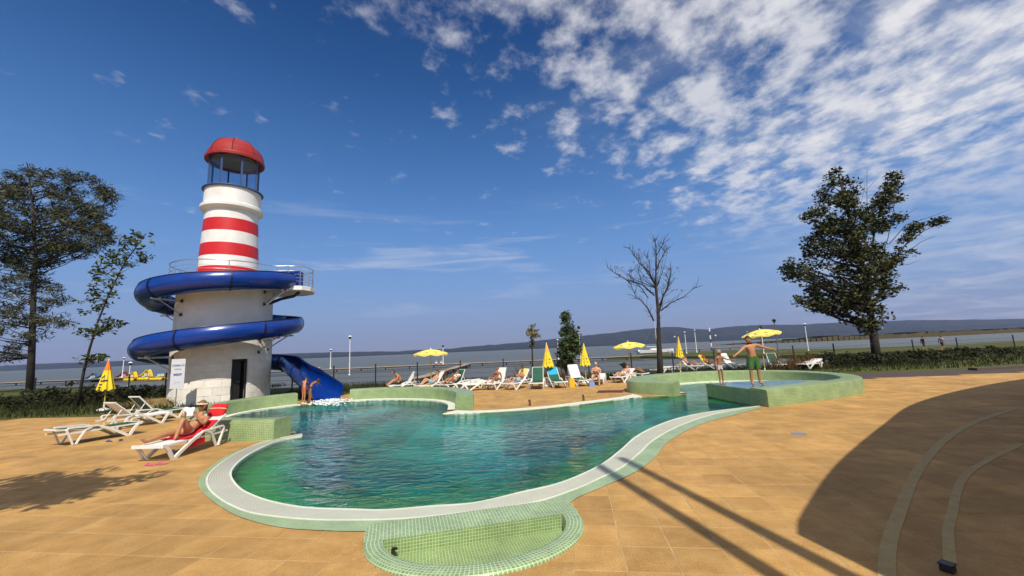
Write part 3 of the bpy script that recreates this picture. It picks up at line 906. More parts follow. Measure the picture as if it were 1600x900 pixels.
# ------------------------------------------------------------------ lighthouse
LC = Vector((-16.47, 23.38, 0))
TO = Vector((0.576, -0.818, 0)).normalized()          # from the tower towards the camera
PR = Vector((0.818, 0.576, 0)).normalized()           # to the right as seen from there
def lp(th, r, z):
    """point round the tower: th = 0 faces the camera, positive to the right (degrees)"""
    a = rad(th)
    q = TO * (math.cos(a) * r) + PR * (math.sin(a) * r)
    return Vector((q.x, q.y, z))
LH = tag(empty('lighthouse', LC), 'white lighthouse tower with red bands, red dome and blue slide wound round it', 'lighthouse')
def ring(mb, r0, r1, z0, z1, t0=-180, t1=180, seg=64):
    full = abs(t1 - t0) >= 360
    n = seg if full else seg + 1
    b = len(mb.v)
    for j in range(n):
        th = t0 + (t1 - t0) * j / seg
        for r, z in ((r0, z0), (r0, z1), (r1, z1), (r1, z0)):
            mb.v.append(tuple(lp(th, r, z)))
    for j in range(seg):
        a, c = b + 4 * j, b + 4 * ((j + 1) % n)
        for k in range(4): mb.f.append((a + k, a + (k + 1) % 4, c + (k + 1) % 4, c + k))
    if not full:
        mb.f.append((b, b + 1, b + 2, b + 3)); e = b + 4 * (n - 1); mb.f.append((e, e + 3, e + 2, e + 1))
def turned(prof, seg=64):
    mb = MB(); mb.lathe(prof, seg=seg); return mb
RB = 2.36
DT0, DT1, DH = 9.6, 28.5, 2.2
mb = MB(); ring(mb, 2.05, RB - 0.05, -0.1, DH, DT1, DT0 + 360, 60); ring(mb, 2.05, RB - 0.05, DH + 0.001, 3.35)
core = mb.build('base_wall', M_white, LH)
# courses of white concrete blocks
CH = 0.40; nb = 20
blk = {}
for c in range(9):
    z0, z1 = c * CH, min((c + 1) * CH, 3.38)
    for k in range(nb):
        t0 = (k + 0.5 * (c % 2)) * 360 / nb - 180; t1 = t0 + 360 / nb
        segs = [(t0, t1)]
        if z0 < DH - 0.05:
            segs2 = []
            for a, b in segs:
                if b <= DT0 or a >= DT1: segs2.append((a, b))
                else:
                    if a < DT0 - 1: segs2.append((a, DT0))
                    if b > DT1 + 1: segs2.append((DT1, b))
            segs = segs2
        for a, b in segs:
            g = 0.09
            key = (c if c == 8 else 0, round(b - a, 2))
            mb2 = MB(); n_ = 4; b0 = 0
            rr = RB + random.uniform(-0.003, 0.003)
            for j in range(n_ + 1):
                th = a + g + (b - a - 2 * g) * j / n_
                ed = 0.007 if j in (0, n_) else 0.0
                for r, z in ((RB - 0.06, z0 + 0.008), (rr - 0.006, z0 + 0.004), (rr - ed, z0 + 0.011), (rr - ed, z1 - 0.011), (rr - 0.006, z1 - 0.004), (RB - 0.06, z1 - 0.008)):
                    mb2.v.append(tuple(lp(th, r, z)))
            for j in range(n_):
                for q in range(5):
                    x = j * 6 + q; mb2.f.append((x, x + 1, x + 7, x + 6))
            mb2.f += [tuple(range(6)), tuple(n_ * 6 + q for q in reversed(range(6)))]
            mb2.build('block', M_block, core)
# doorway
mb = MB()
for th in (DT0 + 1.0, DT1 - 1.0):
    mb.tube([lp(th, RB - 0.14, 0), lp(th, RB - 0.14, DH - 0.02)], 0.05, 4)
mb.tube([lp(DT0 + 1, RB - 0.14, DH - 0.05), lp((DT0 + DT1) / 2, RB - 0.12, DH - 0.05), lp(DT1 - 1, RB - 0.14, DH - 0.05)], 0.05, 4)
mb.build('door_frame', M_dark, LH)
mb = MB(); dq = [lp(DT0 + 2.2, RB - 0.17, 0.02), lp(DT1 - 7.2, RB - 0.20, 0.02), lp(DT1 - 7.2, RB - 0.20, DH - 0.1), lp(DT0 + 2.2, RB - 0.17, DH - 0.1)]
q2 = [q - TO * 0.04 for q in dq]; mb.v = [tuple(q) for q in dq + q2]; mb.f = [(0,1,2,3),(4,7,6,5),(0,4,5,1),(1,5,6,2),(2,6,7,3),(3,7,4,0)]
dl = mb.build('door_leaf', mat('door_dark', (0.012, 0.012, 0.013), 0.6, var=0.2), LH)
mb = MB(); h = lp(DT1 - 9, RB - 0.12, 1.02); mb.tube([h, h + TO * 0.05, h + TO * 0.05 - PR * 0.1], 0.012, 6); mb.build('handle', M_steel, dl)
# plastered drum, gallery floor, tapered shaft with painted bands
turned([(RB - 0.02, 3.38), (RB + 0.03, 3.385), (RB + 0.03, 3.47), (RB - 0.03, 3.50), (RB - 0.06, 6.0), (RB - 0.05, 6.05)]).build('drum', M_white, LH, smooth=30)
turned([(1.2, 6.06), (2.78, 6.06), (2.80, 6.09), (2.80, 6.26), (2.78, 6.29), (1.2, 6.29)]).build('gallery_floor', M_white, LH, smooth=30)
def rz(z): return 1.53 - (z - 6.3) * 0.047
bands = [(6.29, 7.35, M_red), (7.35, 7.98, M_white), (7.98, 8.70, M_red), (8.70, 9.42, M_white), (9.42, 10.15, M_red), (10.15, 10.78, M_white)]
for z0, z1, m_ in bands:
    k = 0.004 if m_ is M_red else 0.0
    turned([(rz(z0) + k, z0), (rz(z0) + k, z0 + 0.001), (rz(z1) + k, z1)]).build('red_band' if m_ is M_red else 'white_band', m_, LH, smooth=30)
turned([(1.30, 10.72), (1.52, 10.80), (1.58, 10.86), (1.58, 11.02), (1.52, 11.08), (1.43, 11.10), (1.42, 12.02), (1.2, 12.03)]).build('collar', M_white, LH, smooth=30)
# lantern: sill, eight posts, panes, eave
turned([(1.1, 12.02), (1.50, 12.02), (1.55, 12.05), (1.52, 12.10), (1.1, 12.12)], 48).build('lantern_sill', M_frame, LH, smooth=30)
RL = 1.28
for k in range(8):
    th = 22.5 + 45 * k - 8
    mb = MB(); p0, p1 = lp(th, RL, 12.1), lp(th, RL, 14.1)
    mb.tube([p0, p1], 0.06, 4); mb.build('lantern_post', M_frame, LH)
    a, b = lp(th + 2.5, RL - 0.02, 12.12), lp(th + 42.5, RL - 0.02, 12.12)
    mb = MB(); d = TO * 0; up = Vector((0, 0, 1.95)); inn = (Vector((0, 0, 12.12)) - (a + b) / 2).normalized() * 0.012
    mb.v = [tuple(q) for q in (a, b, b + up, a + up, a + inn, b + inn, b + up + inn, a + up + inn)]
    mb.f = [(0,1,2,3),(4,7,6,5),(0,4,5,1),(1,5,6,2),(2,6,7,3),(3,7,4,0)]
    mg = MATS.get('lantern_glass')
    if mg is None:
        mg = bpy.data.materials.new('lantern_glass'); mg.use_nodes = True; t = mg.node_tree; t.nodes.clear(); MATS['lantern_glass'] = mg
        o_ = N(t, 'ShaderNodeOutputMaterial'); a_ = N(t, 'ShaderNodeBsdfTransparent', ins={'Color': (0.86, 0.90, 0.94, 1)}); b_ = N(t, 'ShaderNodeBsdfGlossy', ins={'Roughness': 0.02}); f_ = N(t, 'ShaderNodeLayerWeight', ins={'Blend': 0.25}); m_ = N(t, 'ShaderNodeMixShader')
        t.links.new(math_node(t, 'MULTIPLY', f_.outputs['Facing'], 0.25), m_.inputs[0]); t.links.new(a_.outputs[0], m_.inputs[1]); t.links.new(b_.outputs[0], m_.inputs[2]); t.links.new(m_.outputs[0], o_.inputs[0])
    mb.build('pane', mg, LH)
turned([(1.15, 14.05), (1.20, 14.07), (1.46, 13.95), (1.53, 13.93), (1.54, 14.07), (1.50, 14.15), (1.2, 14.17)], 48).build('eave', M_roofred, LH, smooth=30)
turned([(0.0, 13.98), (1.18, 13.99), (1.18, 14.05)], 32).build('lantern_ceiling', mat('ceiling_grey', (0.25, 0.24, 0.24), 0.8), LH)
# dome of eight curved red sheets
for k in range(8):
    t0, t1 = 45 * k - 8, 45 * k + 37
    mb = MB(); R_ = 9
    for i in range(R_):
        f = i / (R_ - 1); ph = f * PI / 2
        r = max(0.06, 1.46 * math.cos(ph) ** 0.85); z = 14.15 + 1.21 * math.sin(ph)
        for j in range(5):
            g_ = j / 4; th = t0 + 0.4 + (t1 - t0 - 0.8) * g_
            rr = r * (math.cos(rad(22.5)) / math.cos(rad((g_ - 0.5) * 45)) * 0.55 + 0.45)
            mb.v.append(tuple(lp(th, rr, z)))
    for i in range(R_ - 1):
        for j in range(4): a = i * 5 + j; mb.f.append((a, a + 1, a + 6, a + 5))
    mb.build('dome_panel', M_roofred, LH, smooth=True)
    mb = MB(); mb.tube([lp(t0, max(0.05, 1.47 * math.cos(f * PI / 2) ** 0.85), 14.15 + 1.22 * math.sin(f * PI / 2)) for f in np.linspace(0, 1, 9)], 0.022, 5)
    mb.build('dome_seam', mat('seam_dark', (0.10, 0.012, 0.01), 0.5), LH)
turned([(0.16, 15.33), (0.14, 15.40), (0.05, 15.44), (0.03, 15.62), (0.0, 15.72)], 12).build('finial', M_roofred, LH, smooth=True)
# gallery railing all round, swinging out round the start platform on the right
gal = [(th, 2.66) for th in range(-180, 50, 10)] + [(50, 3.0), (52, 3.6), (56, 4.15), (63, 4.42), (72, 4.5), (82, 4.4), (92, 4.0), (102, 3.3), (112, 2.75)] + [(th, 2.66) for th in range(124, 181, 10)]
def rail(z, r, name='handrail'):
    mb = MB(); mb.tube([lp(th, q, z) for th, q in gal], r, 6); return mb.build(name, M_steel, LH, smooth=True)
rail(7.42, 0.028)
for z in (6.55, 6.75, 6.95, 7.15): rail(z, 0.011, 'rail_bar')
for i, (th, q) in enumerate(gal):
    if i % 3 == 0 or 22 <= i <= 31:
        mb = MB(); mb.tube([lp(th, q, 6.2), lp(th, q, 7.42)], 0.022, 6); mb.build('rail_post', M_steel, LH)
mb = MB(); pl = [lp(40, 2.4, 0)] + [lp(th, q + 0.12, 0) for th, q in gal[23:32]] + [lp(112, 2.4, 0)]
mb.prism([(p.x, p.y) for p in pl], 6.02, 6.27); mb.build('start_platform', M_white, LH, bevel=0.02)
mb = MB(); mb.tube([lp(64, 3.9, 6.0), lp(64, 3.6, 5.75), lp(64, 2.9, 5.6), lp(64, 2.3, 5.35)], 0.09, 8); mb.build('platform_bracket', M_dark, LH, smooth=True)
mb = MB(); mb.tube([lp(50, 3.6, 6.05), lp(50, 2.3, 5.1)], 0.05, 6); mb.build('platform_strut', M_white, LH)

# ------------------------------------------------------------------ water slide
SL = tag(empty('water_slide', LC), 'glossy blue spiral trough slide coiling round the lighthouse into the pool', 'water slide')
ths = [58, 40, 0, -90, -180, -270, -360, -450, -540, -630]
zs_ = [6.62, 6.52, 6.24, 5.74, 5.00, 4.28, 3.52, 2.86, 2.28, 1.80]
RH = 3.42
path = []
for th in np.arange(58, -630.1, -4):
    z = float(np.interp(-th, [-a for a in ths], zs_)); path.append(lp(th, RH, z))
# smooth the heights
for _ in range(6):
    for k in range(1, len(path) - 1): path[k].z = 0.25 * path[k - 1].z + 0.5 * path[k].z + 0.25 * path[k + 1].z
dirn = TO
last = path[-1]
for k in range(1, 23):
    s_ = k / 22
    path.append(Vector((last.x, last.y, 0)) + dirn * (7.1 * s_) + PR * (0.75 * s_ * s_) + Vector((0, 0, last.z - 1.18 * (s_ ** 1.15))))
UP = Vector((0, 0, 1))
def section(grow, lipc):
    sec = []
    r = 0.56 + grow
    o_ = max(0.0, (r - 0.60) / 0.2) if r > 0.66 else 0.0
    a0 = 140 + 40 * min(1, o_)
    for a in np.linspace(a0, 540 - a0, 19): sec.append((r * math.cos(rad(a)), r * math.sin(rad(a))))
    r2 = r - 0.035
    inner = [(r2 * math.cos(rad(a)), r2 * math.sin(rad(a))) for a in np.linspace(540 - a0, a0, 19)]
    return sec + inner
def flare(p):
    d = (Vector((p.x, p.y)) - Vector((path[-1].x, path[-1].y))).length
    return 0.20 * max(0, 1 - d / 4.0)
def trough(mb, pts, dz=0.0, grow=0.0, lipc=True):
    n = len(pts); m = len(section(grow, lipc)); b = len(mb.v)
    for k in range(n):
        sec = section(grow + flare(pts[k][0]), lipc)
        i0, i1 = pts[k][1], pts[k][2]
        side = (i1 - i0).cross(UP).normalized()
        for x, z in sec: mb.v.append(tuple(pts[k][0] + side * x + UP * (z + dz)))
    for k in range(n - 1):
        for j in range(m): mb.f.append((b + k * m + j, b + k * m + (j + 1) % m, b + (k + 1) * m + (j + 1) % m, b + (k + 1) * m + j))
    mb.f.append(tuple(b + j for j in range(m))); mb.f.append(tuple(b + (n - 1) * m + j for j in reversed(range(m))))
def at(k): return (path[k], path[max(k - 1, 0)], path[min(k + 1, len(path) - 1)])
cuts = list(range(0, len(path), 14)) + [len(path) - 1]
cuts = [c for i, c in enumerate(cuts) if i == 0 or c - cuts[i - 1] > 3 or c == len(path) - 1]
for a, b in zip(cuts[:-1], cuts[1:]):
    if b - a < 2: continue
    mb = MB(); trough(mb, [at(k) for k in range(a, b + 1)]); sec_o = mb.build('slide_section', M_blue, SL, smooth=50)
    if b < len(path) - 1:
        d = (path[b] - path[b - 1]).normalized()
        p = path[b]; mb = MB()
        trough(mb, [(p - d * 0.035, path[b - 1], path[b + 1]), (p + d * 0.035, path[b - 1], path[b + 1])], 0.0, 0.045)
        mb.build('flange', M_bluedark, sec_o)
for s in (-1, 1):                                           # dark rubber lips along the top edges
    mb = MB(); pts = []
    for k in range(len(path)):
        p, a, b = at(k); side = (b - a).cross(UP).normalized(); q_ = section(flare(p), True)[0]; pts.append(p + side * (abs(q_[0]) * s) + UP * (q_[1] + 0.01))
    mb.tube(pts, 0.028, 6); mb.build('edge_lip', M_bluedark, SL, smooth=True)
# start box
mb = MB(); p = path[0]; d = (path[0] - path[1]).normalized(); c = p + d * 0.3
an = math.atan2(d.y, d.x)
mb.box((c.x, c.y, p.z + 0.10), (0.55, 1.2, 0.95), an); mb.build('start_box', M_blue, SL, bevel=0.05)
# brackets to the tower
for th in (-55, -125, 48, -300, -318, -425, -500, -580):
    z = float(np.interp(-th, [-a for a in ths], zs_))
    mb = MB(); mb.tube([lp(th, 3.75, z - 0.60), lp(th, 2.3, z - 0.62)], 0.045, 6); mb.tube([lp(th, 3.45, z - 0.62), lp(th, 2.3, z - 1.35)], 0.035, 6)
    mb.tube([lp(th, 3.42, z - 0.5), lp(th, 3.42, z - 0.66)], 0.12, 6)
    br = mb.build('bracket', M_steel, SL)
    for v in (lp(th, RB + 0.02, z - 0.62), lp(th, RB + 0.02, z - 1.33)):
        mb = MB(); mb.box((v.x, v.y, v.z), (0.06, 0.14, 0.16), math.atan2(v.y, v.x)); mb.build('anchor_plate', M_dark, br)
for k in (len(path) - 14, len(path) - 7):
    p = path[k]; mb = MB(); mb.tube([(p.x, p.y, -0.05), (p.x, p.y, p.z - 0.5)], 0.06, 8); mb.build('support_post', M_dark, SL)
# splash
sp = LC + path[-1]; mb = MB(); rng = np.random.default_rng(4)
for k in range(420):
    a = rng.normal(0, 0.42); b = rng.gamma(1.6, 0.32)
    p = sp + dirn * (b + 0.05) + PR * a
    r = 0.012 + 0.035 * rng.random() ** 2
    z = 0.0 + max(0, 0.17 - 0.12 * b) * rng.random()
    t_ = len(mb.v)
    for dx, dy, dz in ((1,0,0),(-1,0,0),(0,1,0),(0,-1,0),(0,0,1),(0,0,-1)): mb.v.append((p.x + dx * r * 2.0, p.y + dy * r * 1.6, z + dz * r * 0.8))
    for f in ((0,2,4),(2,1,4),(1,3,4),(3,0,4),(2,0,5),(1,2,5),(3,1,5),(0,3,5)): mb.f.append(tuple(t_ + q for q in f))
tag(mb.build('splash', mat('foam', (0.85, 0.88, 0.88), 0.5), smooth=True), 'white splash at the foot of the blue slide', 'splash', kind='stuff')

# ------------------------------------------------------------------ the building behind the photographer (its shade falls across the paving)
h_ = 4.2
off = Vector((SUN_DIR.x, SUN_DIR.y)) * (h_ / math.tan(SUN_EL))
edge = smooth_line([(22.5,18.2),(18.0,16.2),(14.44,14.32),(11.43,12.39),(8.9,10.32),(6.2,8.03),(4.82,6.78),(3.82,5.78),(3.2,5.13),(2.97,4.80)], step=0.4)
edge = [(p[0] + off.x, p[1] + off.y) for p in edge]
BLD = tag(empty('pavilion', (14, -6, 0)), 'bath pavilion with a curved canopy roof whose shade darkens the paving', 'building')
roof = edge + [(edge[-1][0] + 1.7, -7.2), (30, -12), (38, 6)]
mb = MB(); mb.prism(roof, h_ - 0.32, h_); world_parent(mb.build('canopy_roof', M_white), BLD)
mb = MB(); mb.prism([(9.5,-1.5),(16,4.2),(24,8.5),(34,4),(28,-11),(9,-7)], -0.05, 9.0); world_parent(mb.build('wall', mat('pavilion_render', (0.34, 0.25, 0.16), 0.85, var=0.2, vscale=0.8)), BLD)  # unseen block, made tall and brown to cut sky light and deepen the shade
for a in ((6.0,1.7),(9.6,5.0),(13.6,7.9)):
    mb = MB(); mb.tube([(a[0] + 0.6, a[1] - 0.5, 0), (a[0] + 0.6, a[1] - 0.5, h_ - 0.33)], 0.14, 16); world_parent(mb.build('column', M_white, None, smooth=40), BLD)
for (x, y), lab in (((2.25, 4.02), 'left of two tall white masts whose shadows cross the deck'), ((2.87, 3.97), 'right of two tall white masts whose shadows cross the deck')):
    t_ = 5.4; b = (x - (-0.2353) * t_, y - t_)
    e = tag(empty('mast', (b[0], b[1], 0)), lab, 'mast', 'masts behind the photographer')
    mb = MB(); mb.tube([(0, 0, 0), (0, 0, 11.6)], [0.115, 0.09], 16); mb.build('pole', M_white, e, smooth=40)
    mb = MB(); mb.lathe([(0.0, 0.0), (0.24, 0.0), (0.24, 0.03), (0.13, 0.05), (0.13, 0.12)], seg=20); mb.build('base_plate', M_steel, e)

# ------------------------------------------------------------------ sun loungers (classic moulded frames)
LLEN = 1.95
def side_profile():
    return ([(0.02,0.335),(0.10,0.33),(0.20,0.22),(0.31,0.02),(0.36,0.015),(0.48,0.10),(0.80,0.30),(1.02,0.40)],
            [(1.02,0.40),(1.10,0.445),(1.30,0.45),(1.62,0.47),(1.72,0.47),(1.76,0.43),(1.68,0.22),(1.60,0.015),(1.54,0.015),(1.46,0.18),(1.36,0.36),(1.22,0.43)])
def lounger(loc, rz, back, frame=None, seat=None, label='', name='sun_lounger', slats=False, flat=False, grp='sun loungers round the pool'):
    """origin on the ground under the foot end, y runs towards the head; back = backrest angle in degrees"""
    frame = frame or M_plastic; seat = seat or M_sling
    e = tag(empty(name, (loc[0], loc[1], 0), rz), label, 'sun lounger', grp)
    for s in (-1, 1):
        a, b = side_profile()
        mb = MB(); mb.tube([(s * 0.34, y, z) for y, z in a], 0.03, 4, flat=(0.05, 0.075)); mb.build('leg_frame', frame, e, bevel=0.004)
        mb = MB(); mb.tube([(s * 0.34, y, z) for y, z in b], 0.03, 4, flat=(0.05, 0.042)); mb.build('arm_frame', frame, e, bevel=0.004)
        mb = MB(); mb.tube([(s * 0.315, 0.03, 0.325), (s * 0.315, 1.9, 0.325)], 0.03, 4, flat=(0.05, 0.04)); mb.build('side_rail', frame, e)
    mb = MB(); mb.tube([(-0.33, 0.03, 0.33), (0.33, 0.03, 0.33)], 0.02, 4, flat=(0.06, 0.05)); mb.build('foot_rail', frame, e)
    hinge = 1.12
    if slats:
        for k in range(13):
            y = 0.10 + k * (hinge - 0.12) / 13
            mb = MB(); mb.box((0, y + 0.035, 0.346), (0.59, 0.062, 0.018)); mb.build('slat', seat, e)
    else:
        mb = MB(); n = 8
        for k in range(n):
            y = 0.06 + (hinge - 0.06) * k / (n - 1); sag = -0.02 * math.sin(PI * k / (n - 1))
            mb.v += [(-0.30, y, 0.352), (0, y, 0.346 + sag), (0.30, y, 0.352), (-0.30, y, 0.338), (0, y, 0.332 + sag), (0.30, y, 0.338)]
        for k in range(n - 1):
            a = 6 * k
            mb.f += [(a, a + 1, a + 7, a + 6), (a + 1, a + 2, a + 8, a + 7), (a + 3, a + 9, a + 10, a + 4), (a + 4, a + 10, a + 11, a + 5), (a + 2, a + 5, a + 11, a + 8), (a, a + 6, a + 9, a + 3)]
        mb.f += [(0, 3, 4, 1), (1, 4, 5, 2)]
        mb.build('seat', seat, e, smooth=40)
    br = rad(back); L_ = 0.82
    d = Vector((0, math.cos(br), math.sin(br))); nrm = Vector((0, -math.sin(br), math.cos(br)))
    h = Vector((0, hinge, 0.345))
    mb = MB()
    for s in (-1, 1): mb.tube([h + Vector((s * 0.29, 0, 0)), h + Vector((s * 0.29, 0, 0)) + d * L_], 0.02, 4, flat=(0.045, 0.035))
    mb.tube([h + Vector((-0.31, 0, 0)) + d * L_, h + Vector((0.31, 0, 0)) + d * L_], 0.02, 4, flat=(0.05, 0.04))
    bf = mb.build('backrest_frame', frame, e)
    if slats:
        for k in range(10):
            c = h + d * (0.05 + k * 0.076) + nrm * 0.018
            mb = MB(); mb.box(c, (0.56, 0.062, 0.016), rot=Matrix.Rotation(br, 3, 'X')); mb.build('slat', seat, bf)
    else:
        mb = MB(); mb.box(h + d * (L_ / 2) + nrm * 0.016, (0.575, L_ - 0.03, 0.016), rot=Matrix.Rotation(br, 3, 'X')); mb.build('backrest', seat, e, bevel=0.005)
    if back > 8:
        for s in (-1, 1):
            a = h + d * 0.5 + Vector((s * 0.27, 0, 0))
            mb = MB(); mb.tube([a, (s * 0.27, min(1.88, a.y + 0.22), 0.33)], 0.014, 6); mb.build('back_prop', frame, e)
    return e
def LP(e, x, y, z):
    """lounger coordinates to the world"""
    c, s = math.cos(e.rotation_euler.z), math.sin(e.rotation_euler.z)
    return Vector((e.location.x + c * x - s * y, e.location.y + s * x + c * y, z))

near = lounger((-8.05, 9.22), rad(-4), 28, seat=M_whsling, slats=True, label='white slatted sun lounger with the woman reading on it')
lb = lounger((-13.05, 15.7), rad(160), 42, seat=M_whsling, label='white sun lounger with raised back beside the left end of the wall')
la = lounger((-12.0, 13.3), rad(160), 8, label='green-covered white-framed lounger nearest the left edge, lying flat')
lc = lounger((-13.5, 17.0), rad(160), 48, label='dark green lounger with raised back, behind the white one at left')
ROWG = 'loungers in the far row along the fence'
row = {}
def rowl(key, px, py, face, back, frame, seat, label):
    """px,py: middle of its foot end on the ground; face: degrees the foot end is turned from the camera"""
    g = G(px, py)
    row[key] = lounger((g.x, g.y), rad(face), back, frame, seat, label, grp=ROWG)
    return row[key]
rowl('a', 606, 612, -62, 58, None, M_whsling, 'white lounger at the far left of the row with a hunched bather')
rowl('b', 651, 613, -48, 55, None, M_whsling, 'white lounger left of the open parasol, behind the curved wall')
rowl('c', 690, 611, -40, 62, None, M_sling, 'green lounger right of the open parasol with a bather in white')
rowl('d', 706, 609, -70, 3, None, M_whsling, 'flat empty white lounger just behind another flat one')
rowl('d2', 722, 611, -76, 3, None, M_whsling, 'flat empty white lounger in front of its flat twin')
rowl('e', 762, 610, -32, 68, None, M_whsling, 'white lounger under the woman in a black bikini')
rowl('f', 792, 610, -38, 50, None, M_whsling, 'white lounger under the reading bather with a yellow towel')
rowl('g', 838, 609, -8, 62, None, M_sling, 'empty green lounger left of the closed parasol by the bushy tree')
rowl('h', 878, 607, 12, 50, None, M_sling, 'green lounger with a blue towel over its back')
rowl('i', 916, 604, 18, 60, None, M_sling, 'green-seated lounger with a white towel back beside a yellow bag')
rowl('j', 932, 602, -18, 10, None, M_whsling, 'white lounger under the seated bare-chested old man')
rowl('k', 962, 599, -42, 25, None, M_whsling, 'white lounger left of the second open parasol')
rowl('l', 1012, 592, 48, 45, None, M_sling, 'green lounger right of the second open parasol with a bather in white cap')
rowl('m', 1022, 586, -58, 8, None, M_whsling, 'flat white lounger behind the bare tree trunk')
rowl('n', 1098, 579, 40, 58, None, M_whsling, 'white lounger with white towel, second from the girl')
rowl('o', 1130, 578, 38, 55, None, M_whsling, 'lounger draped with yellow and orange towel left of the girl')
rowl('p', 1160, 576.5, 22, 62, None, M_sling, 'green-seated lounger with white back between girl and man')
rowl('r', 1222, 577, -10, 60, None, M_sling, 'empty green lounger right of the man')
rowl('s', 1252, 577, -66, 18, None, M_whsling, 'empty white lounger at the right end of the far row')

# ------------------------------------------------------------------ parasols
def strokes(mb, pts, w, place):
    """flat printed strokes laid on a curved surface: place(u,v) gives the point and normal"""
    for a, b in pts:
        n = 6
        du, dv = b[0] - a[0], b[1] - a[1]; l = math.hypot(du, dv); px_, py_ = -dv / l * w / 2, du / l * w / 2
        i = len(mb.v)
        for k in range(n + 1):
            u, v = a[0] + du * k / n, a[1] + dv * k / n
            mb.v.append(tuple(place(u + px_, v + py_))); mb.v.append(tuple(place(u - px_, v - py_)))
        for k in range(n): mb.f.append((i + 2 * k, i + 2 * k + 1, i + 2 * k + 3, i + 2 * k + 2))
def closed_parasol(loc, ztop, zbot, r, label, tilt=(0, 0), tip=M_orange, big=False, base_white=True, rz=0):
    e = tag(empty('closed_parasol', (loc[0], loc[1], 0), rz), label, 'parasol', 'furled yellow parasols')
    mb = MB(); mb.tube([(0, 0, 0.04), (0, 0, zbot + 0.1)], 0.024, 8); mb.build('pole', M_pole, e)
    mb = MB(); mb.lathe([(0, 0), (0.26, 0), (0.27, 0.03), (0.24, 0.09), (0.08, 0.12), (0.035, 0.15), (0.035, 0.3)], seg=20); mb.build('base', M_plastic, e, smooth=30)
    H_ = ztop - zbot
    def rad_at(a, f): return (0.025 + (r - 0.025) * f ** 0.9) * (1 + 0.20 * f * math.cos(8 * a + 0.5) + 0.07 * f * math.sin(3 * a + 1))
    def mk(f0, f1, m_, nm, par):
        mb = MB(); R_, S_ = 10, 64
        for i in range(R_):
            f = f0 + (f1 - f0) * i / (R_ - 1)
            for j in range(S_):
                a = 2 * PI * j / S_; rr = rad_at(a, f); z = ztop - H_ * f + (0.05 * math.cos(8 * a + 0.5) if f > 0.97 else 0)
                mb.v.append((rr * math.cos(a), rr * math.sin(a), z))
        for i in range(R_ - 1):
            for j in range(S_): mb.f.append((i * S_ + j, i * S_ + (j + 1) % S_, (i + 1) * S_ + (j + 1) % S_, (i + 1) * S_ + j))
        return mb.build(nm, m_, par, smooth=True)
    cn = mk(0.34, 1.0, M_yellow, 'furled_canopy', e); mk(0.0, 0.345, tip, 'canopy_tip', e)
    mb = MB(); mb.lathe([(0.0, ztop + 0.07), (0.02, ztop + 0.05), (0.028, ztop - 0.02), (0.028, ztop - 0.05)], seg=10); mb.build('finial', M_plastic, e)
    def place(u, f):
        a = -PI / 2 + u; rr = rad_at(a, f) + 0.012
        return (rr * math.cos(a), rr * math.sin(a), ztop - H_ * f)
    mb = MB()
    if big:
        strokes(mb, [((-0.35, 0.66), (0.30, 0.50)), ((0.30, 0.50), (0.28, 0.70)), ((-0.5, 0.70), (0.9, 0.68))], 0.055, place)
        strokes(mb, [((0.15, 0.80), (-0.55, 0.83)), ((-0.55, 0.83), (-0.5, 0.88)), ((-0.5, 0.88), (0.1, 0.90)), ((0.1, 0.90), (0.05, 0.97)), ((0.05, 0.97), (-0.3, 0.98))], 0.05, place)
    else:
        strokes(mb, [((-0.5, 0.5), (-0.45, 0.58)), ((-0.55, 0.64), (-0.5, 0.72)), ((0.35, 0.66), (0.6, 0.68)), ((0.25, 0.52), (0.3, 0.55)), ((-0.5, 0.82), (-0.4, 0.86)), ((0.4, 0.8), (0.55, 0.83))], 0.05, place)
    mb.build('print', M_print, cn)['kind'] = 'stuff'
    e.rotation_euler = (tilt[0], tilt[1], rz)
    return e
